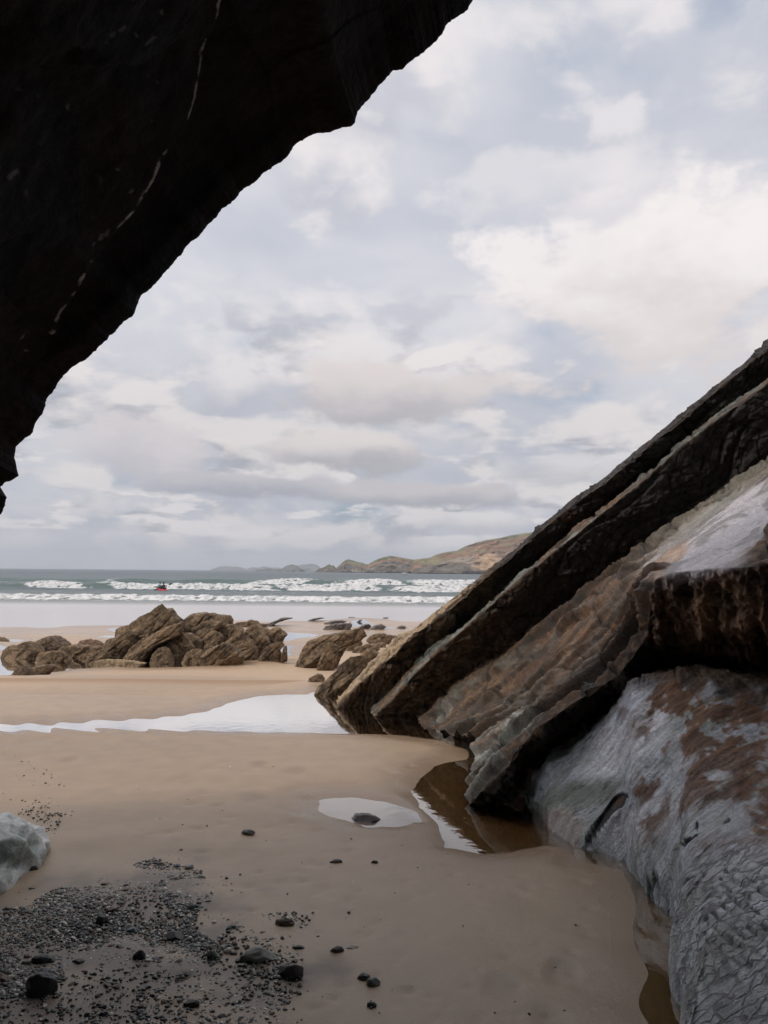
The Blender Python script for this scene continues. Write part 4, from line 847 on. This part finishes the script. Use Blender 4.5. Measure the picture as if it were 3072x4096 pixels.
rock('small pointed rock at the top end of the low barnacled slab', rk(R4, [(800,485),(850,430),(910,408),(955,432),(1025,462),(950,512),(860,525)]), thick=.5, seed=600, depth=10.8, sink=.15)
rock('low barnacled slab lying on the sand beside the tan-backed slab', rk(R4, [(240,925),(330,840),(450,730),(600,570),(700,488),(800,483),(875,518),(890,600),(800,690),(620,850),(480,912),(300,950)]), depth=9.3, thick=.35, seed=605, sink=.08, amp=.45, pal=[(.22,.16,.105),(.15,.11,.075),(.27,.2,.14),(.05,.04,.03)])
rock('lone rounded boulder on the sand by the pool', rk(R4, [(180,800),(240,722),(330,680),(385,690),(412,742),(340,788)]), thick=.25, seed=610, amp=.5, sink=.1, pal=[(.25,.18,.12),(.18,.13,.09),(.3,.22,.15),(.08,.06,.04)])
dk = [(.11, .085, .075), (.075, .06, .055), (.16, .12, .09), (.03, .025, .025)]
for k_i, (lb, pts_) in enumerate([('widest low dark rock near the surf', [(375,190),(420,150),(520,130),(600,125),(690,118),(715,140),(680,190)]),
        ('low dark rock right of the widest one', [(790,165),(850,137),(900,130),(930,160),(840,183)]), ('flat dark rock at the edge of the white pool', [(895,180),(960,150),(1040,133),(1095,160),(1010,190)]),
        ('smallest dark rock nearest the leaning slabs', [(1190,178),(1230,160),(1270,148),(1315,162),(1250,180)]), ('thin dark reef strip behind the widest dark rock', [(400,120),(480,98),(600,88),(655,100),(560,125),(440,130)]),
        ('dark streak of reef at the left water edge', [(175,92),(280,70),(380,57),(415,62),(330,80),(210,96)]), ('dark reef strip out in the wet sheen', [(600,68),(680,53),(750,56),(700,68)]),
        ('short dark reef strip farthest right in the sheen', [(1015,74),(1060,60),(1115,56),(1100,68)]), ('narrow dark reef strip pointing at the white pool', [(735,110),(790,88),(830,82),(780,105)])]):
    rock(lb, rk(R4, pts_), thick=1.0, seed=620 + 5 * k_i, mat=M_weed_rock, pal=dk, sink=.1, n_t=80, n_r=14)
rock('long dark tongue of weedy reef left of the surf-side rocks', rk(R2, [(1150,345),(1230,320),(1300,285),(1400,250),(1490,238),(1565,240),(1450,270),(1330,310),(1240,338)]), thick=1.2, seed=670, mat=M_weed_rock, pal=dk, sink=.1)
rock('thin dark ledge of reef awash behind the back ridge', rk(R2, [(270,180),(420,168),(640,155),(890,132),(900,137),(660,162),(430,178)]), thick=1.2, seed=675, mat=M_weed_rock, pal=dk, sink=.1, amp=.3)
rock('small dark rock awash beyond the left sand spit', rk(R1, [(325,212),(350,205),(400,203),(430,209),(400,218),(350,218)]), thick=1.0, seed=680, mat=M_weed_rock, pal=dk, sink=.1, amp=.3)
# pale boulder at the left edge, its top worn into scallops
def pale_boulder():
    nu, nv = 150, 110; u = np.linspace(0, 2 * math.pi, nu, endpoint=False); v = np.linspace(-math.pi / 2, math.pi / 2, nv)
    U, Vv = np.meshgrid(u, v); rx, ry, rz = .27, .42, .19
    d = np.stack([np.cos(Vv) * np.cos(U), np.cos(Vv) * np.sin(U), np.sin(Vv)], -1)
    g = G(-42, 895, 0.); ctr = np.array([g[0] - .02, g[1] + .26, .04]); Pg = d * np.array([rx, ry, rz]) + ctr
    Pg += d * (.06 * fbm(Pg * 2.5, 3, 701))[..., None]
    a, e, id_ = worley(Pg * np.array([9, 9, 9.]) + .3 * perlin(Pg * 4, 702)[..., None], 703)
    Pg += d * (.075 * (a - .5) + .006 * fbm(Pg * 20, 3, 704))[..., None]
    cc_ = np.zeros(Pg.shape) + np.array([.58, .60, .59]); cc_ = mixc(cc_, (.27, .32, .29), sstep(.0, .4, fbm(Pg * 4, 3, 705))); cc_ = mixc(cc_, (.25, .28, .26), sstep(.15, .4, fbm(Pg * 9, 3, 706)) * .7)
    o = mesh_obj('boulder', Pg.reshape(-1, 3), grid_faces(nv, nu, True), attr_mat('pale_stone', rough=.28, bumps=((18, .6, .012), (90, .6, .003)), speck=.3, tscale=60), cols=cc_)
    tag(o, 'pale grey scalloped boulder at the left edge on the sand', 'boulder')
pale_boulder()

# ------------------------------------------------------------------ pebbles
def pebble_mesh(seed, flat=.55, sharp=.1, n_=14):
    nu, nv = n_, n_ // 2 + 2; u = np.linspace(0, 2 * math.pi, nu, endpoint=False); v = np.linspace(-math.pi / 2, math.pi / 2, nv); U, Vv = np.meshgrid(u, v)
    d = np.stack([np.cos(Vv) * np.cos(U), np.cos(Vv) * np.sin(U), np.sin(Vv)], -1)
    r_ = random.Random(seed); Pg = d * np.array([1, r_.uniform(.6, .85), flat])
    Pg = Pg * (1 + (.22 + sharp) * perlin(d * 1.4 + seed * 3.7, seed))[..., None] + d * (.09 * perlin(d * 3 + seed, seed + 1))[..., None]
    for _ in range(5):
        pn = np.array([r_.uniform(-1, 1), r_.uniform(-1, 1), r_.uniform(-.2, 1)]); pn /= np.linalg.norm(pn); sp = Pg @ pn; lim = sp.max() * r_.uniform(.62, .9); Pg = Pg - np.maximum(sp - lim, 0)[..., None] * pn
    Pg[0] = Pg[0].mean(0); Pg[-1] = Pg[-1].mean(0)
    return Pg.reshape(-1, 3), grid_faces(nv, nu, True)
pcols = [(.045, .05, .055), (.08, .09, .088), (.14, .16, .15), (.05, .045, .055), (.28, .28, .26), (.13, .085, .06), (.50, .50, .46), (.035, .06, .06)]
protos = []
for k in range(16):
    V, Fc = pebble_mesh(800 + k, flat=.45 + .25 * ((k * 7) % 5) / 5, n_=18); me = mesh_obj('pebble', V, Fc, M_pebble[0], cols=np.zeros((len(V), 3)) + np.array(pcols[k % len(pcols)])).data
    protos.append(me); bpy.data.objects.remove(bpy.data.objects['pebble'])
dense = [R5(*p) for p in [(-200,560),(0,570),(110,545),(200,490),(300,440),(430,425),(520,425),(560,365),(640,345),(720,370),(830,385),(860,440),(900,500),(830,560),(800,640),(860,680),(980,740),(930,790),(700,790),(420,775),(300,800),(250,870),(120,930),(-200,960)]]
thin_ = [R5(*p) for p in [(250,860),(400,780),(980,770),(1260,830),(1200,960),(1150,1060),(-100,1060),(-100,930)]]
band = [R5(*p) for p in [(960,610),(990,580),(1240,570),(1290,600),(1250,660),(1270,730),(1240,860),(980,840),(940,790),(900,690)]]
upl = [R5(*p) for p in [(100,150),(150,60),(230,60),(290,120),(240,230),(190,300),(140,260),(180,220)]]
halo = [R5(*p) for p in [(150,520),(560,330),(760,300),(960,350),(1060,480),(960,600),(1060,560),(1480,560),(1500,640),(1280,900),(1250,1060),(-200,1060),(-200,500)]]
rp = random.Random(33)
cand = []
nr = np.random.RandomState(33)
def scatter(poly, n_, s0, s1, powr=2.2):
    a = np.array(poly); lo, hi = a.min(0), a.max(0); m = int(n_ * 14)
    p = lo + nr.rand(m, 2) * (hi - lo); p = p[poly_sd(p[:, 0], p[:, 1], poly) < 0]
    d = np.stack([(p[:, 0] - 384) / F, -(p[:, 1] - 512) / F, -np.ones(len(p))], -1) @ RM.T; g = d[:, :2] * ((.01 - CAMZ) / d[:, 2])[:, None]
    ok = fbm(A3(g[:, 0] * 3.2, g[:, 1] * 3.2), 2, 77) > nr.uniform(-.65, .06, len(g)); g = g[ok][:n_]
    for x, y in g: cand.append((s0 + (s1 - s0) * nr.rand() ** powr, float(x), float(y)))
scatter(dense, 12500, .0025, .011, 2.6); scatter(dense, 420, .008, .019); scatter(dense, 26, .016, .032); scatter(thin_, 1700, .0025, .012, 2.6); scatter(thin_, 30, .008, .018); scatter(band, 700, .003, .012); scatter(band, 22, .01, .02); scatter(upl, 220, .003, .011); scatter(halo, 520, .003, .013)
scatter([D(*p) for p in [(0,1620),(140,1660),(160,1760),(90,1850),(120,1900),(0,1960)]], 160, .003, .012)
scatter([D(*p) for p in [(200,1650),(900,1650),(1300,1900),(1300,2212),(700,2212),(300,1800)]], 110, .002, .009)
cand = [c_ for c_ in cand if not (c_[1] < -1.35 and abs(c_[2] - 3.95) < .35)]
cand.sort(key=lambda c_: -c_[0] / c_[2])
cx = np.array([c_[1] for c_ in cand])[:, None]; cy = np.array([c_[2] for c_ in cand])[:, None]; cz = sand_h(cx, cy)[0][:, 0]
big_n = 280
seen = []
for k in range(big_n):
    s, x, y = cand[k]; o = bpy.data.objects.new('pebble', protos[rp.randrange(16)]); col.objects.link(o)
    o.scale = (s, s * rp.uniform(.8, 1.1), s * rp.uniform(.7, 1.1)); o.rotation_euler = (rp.uniform(-.3, .3), rp.uniform(-.3, .3), rp.uniform(0, 6.28)); o.location = (x, y, cz[k] + s * .08)
    tag(o, 'small dark wet pebble lying in the gravel patch on the cave sand', 'pebble', 'pebbles in the gravel patch')
AV, AF, AC, off = [], [], [], 0
smalls = [pebble_mesh(900 + k, n_=8) for k in range(8)]
for k in range(big_n, len(cand)):
    s, x, y = cand[k]; V, Fc = smalls[k % 8]; a = rp.uniform(0, 6.28); tl = rp.uniform(-.35, .35)
    Rm = np.array(Matrix.Rotation(a, 3, 'Z') @ Matrix.Rotation(tl, 3, 'X'))
    AV.append((V * np.array([s, s, s * .9])) @ Rm.T + np.array([x, y, cz[k] + s * .05])); AF.append(Fc + off); off += len(V)
    cc_ = np.array(pcols[rp.randrange(8)]) * rp.uniform(.7, 1.4); AC.append(np.zeros((len(V), 3)) + cc_)
o = mesh_obj('gravel', np.concatenate(AV), np.concatenate(AF), M_pebble[0], cols=np.concatenate(AC))
tag(o, 'fine dark gravel strewn over the cave sand at the lower left', 'gravel', kind='stuff')
def stone(label, box, colr, flat=.6, seed=1, f=R5, lift=.25, rot=0., name='stone', aspect=.75):
    x0, y0, x1, y1 = box; a = f((x0 + x1) / 2, y1); g = G(a[0], a[1], .0); w = abs(P(*f(x1, y1), g[1])[0] - P(*f(x0, y1), g[1])[0]) / 2
    V, Fc = pebble_mesh(seed, flat=flat, sharp=0., n_=36); sc_ = w
    cc_ = np.zeros((len(V), 3)) + np.array(colr); a1 = fbm(V * 2.5 + seed, 3, seed); cc_ = cc_ * (1 + .35 * a1)[:, None]
    o = mesh_obj(name, V, Fc, M_pebble[0], cols=cc_); o.scale = (sc_, sc_ * aspect, sc_); o.rotation_euler = (0, 0, rot)
    y = g[1] + w * aspect * .5; o.location = (g[0], y, ground_z(g[0], y) + w * flat * lift); tag(o, label, 'stone')
    return o
stone('smooth flat oval grey-green stone, the largest pale one in the gravel', (980,725,1148,790), (.20,.215,.19), .36, 1001, rot=.1)
stone('dark rounded stone leaning up just right of the oval grey-green one', (1150,745,1255,860), (.085,.085,.09), .85, 1002, lift=.35)
stone('small dark slate sitting above the rounded stone', (1205,715,1262,745), (.05,.065,.06), .4, 1003)
stone('bare dark stone resting in its own pit with a pale flake beside it', (1370,708,1432,758), (.10,.09,.085), .6, 1004)
stone('pale flake of stone beside the stone in its pit', (1430,722,1495,745), (.25,.225,.20), .25, 1005)
stone('left stone of the paired dark stones in the right-hand sand', (1482,815,1535,870), (.075,.08,.08), .55, 1006)
stone('right stone of the paired dark stones in the right-hand sand', (1518,838,1578,895), (.12,.135,.13), .7, 1007)
stone('biggest near-black stone at the lower left of the gravel', (85,815,225,945), (.035,.037,.04), .8, 1008, lift=.4)
stone('flat dark stone behind the biggest near-black one', (115,765,222,805), (.045,.05,.05), .4, 1009)
stone('pale round stone at the left border of the gravel', (-30,795,40,860), (.13,.14,.14), .6, 1010)
stone('brown domed stone in the band of gravel right of centre', (1130,598,1218,645), (.10,.08,.07), .5, 1011)
stone('sunken brown stone near the bottom border', (750,925,835,990), (.05,.038,.03), .5, 1012, lift=.1)
stone('upright dark stone with a light cap in the gravel', (385,565,445,632), (.07,.075,.075), .8, 1013, lift=.4)
stone('long dark slab-like stone in the middle of the gravel', (672,660,762,705), (.04,.04,.043), .5, 1014)
stone('rounded black stone right of the long slab-like one', (835,730,895,785), (.06,.07,.065), .8, 1015)
stone('black stone standing up left of gravel centre', (545,735,605,790), (.035,.035,.04), .9, 1016)
stone('lone dark stone on bare sand below the bright puddle', (1365,345,1420,375), (.09,.085,.08), .45, 1017)
stone('lone flat stone on bare sand left of the puddle', (998,226,1058,250), (.10,.09,.08), .35, 1018)
stone('tiny dark stone right of the lone dark stone', (1538,355,1572,376), (.07,.065,.06), .5, 1019)
stone('wet dark stone at the foot of the pale boulder', (98,380,152,408), (.05,.045,.04), .45, 1020)
stone('right-hand blackish stone in the lower sand', (1518,955,1562,985), (.05,.06,.055), .5, 1021)
st = stone('lone smooth stone standing in the small bright puddle', (1455,130,1580,170), (.13,.115,.12), .32, 1022, lift=.5, rot=-.1)
st.location.z = NEAR + .005

# ------------------------------------------------------------------ kayak, paddlers, boat
M_red = plain_mat('red_plastic', (.62, .035, .06), .35); M_blk = plain_mat('black_neoprene', (.022, .022, .026), .6, (30, .004)); M_teal = plain_mat('teal_rash_vest', (.16, .34, .33), .7)
M_skin = plain_mat('skin', (.42, .25, .18), .55); M_hair = plain_mat('dark_hair', (.03, .022, .018), .6); M_white = plain_mat('white_gelcoat', (.8, .8, .8), .35); M_sail = plain_mat('boat_alloy', (.5, .5, .52), .4)
KD = 96.; kp = G(163, 590.4, SEA); kx, ky = kp[0], kp[1] - 0.5; kz = SEA + .02
wb = bpy.data.objects.new('kayak', None); col.objects.link(wb); wb.location = (kx, ky, kz); wb.rotation_euler = (0, R(-6), R(136))
tag(wb, 'red two-seat kayak pushing out through the white breaker', 'kayak')
def kayak_hull():
    n1, n2 = 40, 20; V = []
    for i in range(n1):
        t = i / (n1 - 1) * 2 - 1; w = .40 * (1 - abs(t) ** 2.6) + .01; x = t * 1.35; roc = .16 * abs(t) ** 3
        for j in range(n2):
            a = j / n2 * 2 * math.pi; zc = math.sin(a); yy_ = math.cos(a)
            z = (.16 if zc > 0 else .20) * zc * (1 - .55 * abs(t) ** 3)
            if zc > .2 and abs(t) < .72: z -= .10 * (zc - .2) * (1 - abs(yy_))
            V.append((x, w * yy_, z + roc + .06))
    return V, grid_faces(n1, n2, True)
V, Fc = kayak_hull(); mesh_obj('hull', V, Fc, M_red, wb)
def box(cx, cy, cz, sx, sy, sz, bev=0):
    V = [(cx + a * sx / 2, cy + c_ * sy / 2, cz + e * sz / 2) for a in (-1, 1) for c_ in (-1, 1) for e in (-1, 1)]
    return V, [(0, 1, 3, 2), (4, 6, 7, 5), (0, 4, 5, 1), (2, 3, 7, 6), (0, 2, 6, 4), (1, 5, 7, 3)]
for sx in (-.45, .38):
    V, Fc = box(sx - .28, 0, .34, .06, .42, .30); mesh_obj('seat_back', V, Fc, M_blk, wb, smooth=False)
def skin_body(name, joints, edges, mat, parent, sub=2):
    me = bpy.data.meshes.new(name); me.from_pydata([j[:3] for j in joints], edges, []); o = bpy.data.objects.new(name, me); col.objects.link(o); o.parent = parent
    sm = o.modifiers.new('skin', 'SKIN'); sk = me.skin_vertices[0].data
    for k, j in enumerate(joints): sk[k].radius = (j[3], j[4] if len(j) > 4 else j[3])
    sk[0].use_root = True; sm.use_smooth_shade = True; ss_ = o.modifiers.new('sub', 'SUBSURF'); ss_.levels = sub; ss_.render_levels = sub
    me.materials.append(mat); return o
def ball(name, c0, r, mat, parent, sc3=(1, 1, 1), n_=20):
    u = np.linspace(0, 2 * math.pi, n_, endpoint=False); v = np.linspace(-math.pi / 2, math.pi / 2, n_ // 2 + 1); U, Vv = np.meshgrid(u, v)
    d = np.stack([np.cos(Vv) * np.cos(U) * sc3[0], np.cos(Vv) * np.sin(U) * sc3[1], np.sin(Vv) * sc3[2]], -1) * r + np.array(c0)
    return mesh_obj(name, d.reshape(-1, 3), grid_faces(len(v), n_, True), mat, parent)
def paddler(label, loc, rz, top, lean, arm_r, arm_l, s=1.):
    """seated figure facing local +X, hips at the origin"""
    e = bpy.data.objects.new('person', None); col.objects.link(e); e.location = loc; e.rotation_euler = (0, 0, rz); e.scale = (s, s, s); tag(e, label, 'person')
    J = [(0, 0, .08, .15, .17), (lean * .4, 0, .25, .12, .16), (lean, 0, .46, .13, .19), (lean * 1.1, 0, .56, .065), (lean * 1.2, 0, .64, .055), (lean * 1.3, 0, .74, .095, .085), (lean * 1.3, 0, .83, .075),
         (.30, .12, .20, .085), (.60, .16, .30, .06), (.90, .14, .10, .045), (.98, .14, .14, .035),
         (.30, -.12, .20, .085), (.60, -.16, .30, .06), (.90, -.14, .10, .045), (.98, -.14, .14, .035)]
    E = [(0, 1), (1, 2), (2, 3), (3, 4), (4, 5), (5, 6), (0, 7), (7, 8), (8, 9), (9, 10), (0, 11), (11, 12), (12, 13), (13, 14)]
    for arm in (arm_l, arm_r):
        k = len(J); J += [(*arm[0], .065), (*arm[1], .048), (*arm[2], .036), (*arm[3], .03)]; E += [(2, k), (k, k + 1), (k + 1, k + 2), (k + 2, k + 3)]
    skin_body('body', J, E, top, e)
    hx = lean * 1.3
    ball('face', (hx + .035, 0, .775), .082, M_skin, e, (1, .85, 1.2))
    ball('hair', (hx - .02, 0, .80), .105, M_hair, e, (1, .92, 1.08))
    return e
rz = R(136)
def loc_on(x, y, z):
    v = wb.matrix_basis @ Vector((x, y, z)) if False else Matrix.Translation(wb.location) @ wb.rotation_euler.to_matrix().to_4x4() @ Vector((x, y, z)); return v
backp = paddler('person in a black wetsuit on the right holding the paddle', loc_on(-.45, 0, .18), rz, M_blk, .04, [(.08, -.22, .47), (.12, -.42, .30), (.28, -.50, .34), (.34, -.52, .36)], [(.08, .20, .47), (.22, .28, .28), (.40, .10, .32), (.44, .06, .33)], 1.08)
frontp = paddler('person with dark hair in a pale teal top seated on the left', loc_on(.38, 0, .18), rz + .35, M_teal, .10, [(.14, -.20, .46), (.26, -.28, .28), (.42, -.18, .26), (.47, -.16, .26)], [(.14, .20, .46), (.26, .28, .28), (.42, .18, .26), (.47, .16, .26)], .98)
pe = bpy.data.objects.new('paddle', None); col.objects.link(pe); pe.location = loc_on(-.30, -.05, .52); pe.rotation_euler = (0, R(-22), R(8)); tag(pe, 'black paddle with its blade raised to the right of the kayak', 'paddle')
def tube(name, a, c_, r, mat, parent, n_=10):
    a = Vector(a); c_ = Vector(c_); d = (c_ - a).normalized(); u = d.orthogonal().normalized(); w = d.cross(u); V = []
    for p_ in (a, c_):
        for k in range(n_): an = k / n_ * 2 * math.pi; V.append(tuple(p_ + (u * math.cos(an) + w * math.sin(an)) * r))
    return mesh_obj(name, V, [tuple([k, (k + 1) % n_, n_ + (k + 1) % n_, n_ + k]) for k in range(n_)] + [tuple(range(n_))[::-1], tuple(range(n_, 2 * n_))], mat, parent)
tube('shaft', (-.9, 0, 0), (.75, 0, 0), .018, M_blk, pe)
for sg in (-1, 1):
    x0 = .70 if sg > 0 else -.85; ball('blade', (x0 + sg * .2, 0, 0), .24, M_blk, pe, (1, .10, .38))
# white boat moored under the headland
bp_ = G(404.5, 574.0, SEA); bd = 620.; be = bpy.data.objects.new('sailing_boat', None); col.objects.link(be)
bx = P(404.5, 572, bd)[0]; be.location = (bx, bd, SEA + .1); be.rotation_euler = (0, 0, R(12)); tag(be, 'small white sailing boat with bare mast moored under the headland', 'boat')
V = []; n1, n2 = 24, 14
for i in range(n1):
    t = i / (n1 - 1); w = 1.1 * math.sin(math.pi * min(1, .18 + t * .82)) ** .7 if t < .98 else .06; x = -3.2 + 6.4 * t
    for j in range(n2):
        a = math.pi + j / (n2 - 1) * math.pi; V.append((x, w * math.cos(a), .75 + .15 * t + .85 * math.sin(a) * (1 - .4 * t)))
Fh = grid_faces(n1, n2); mesh_obj('hull', V, Fh, M_white, be)
dk_ = []; Vd = []
for i in range(n1): Vd += [V[i * n2], V[i * n2 + n2 - 1]]
mesh_obj('deck', Vd, grid_faces(n1, 2), M_white, be)
V, Fc = box(-.2, 0, 1.15, 2.6, 1.3, .6); mesh_obj('cabin', V, Fc, M_white, be, smooth=False)
tube('mast', (.5, 0, 1.2), (.5, 0, 8.2), .09, M_sail, be); tube('boom', (.5, 0, 2.1), (-2.5, 0, 2.1), .07, M_sail, be)
V, Fc = box(1.3, 0, 1.1, .5, .02, .25)

# ------------------------------------------------------------------ haze over the water
hm, n = new_mat('sea_haze'); pv_ = n.add('ShaderNodeVolumePrincipled'); pv_.inputs['Color'].default_value = (.80, .86, .95, 1); pv_.inputs['Density'].default_value = 1.7e-4; pv_.inputs['Anisotropy'].default_value = 0.
o_ = n.add('ShaderNodeOutputMaterial'); n.l.new(pv_.outputs[0], o_.inputs['Volume'])
V, Fc = box(0, 4500 - 60, 80, 17000, 9120, 190); hz = mesh_obj('haze', V, Fc, hm, smooth=False); tag(hz, 'thin sea haze over the whole bay', 'haze', kind='stuff')
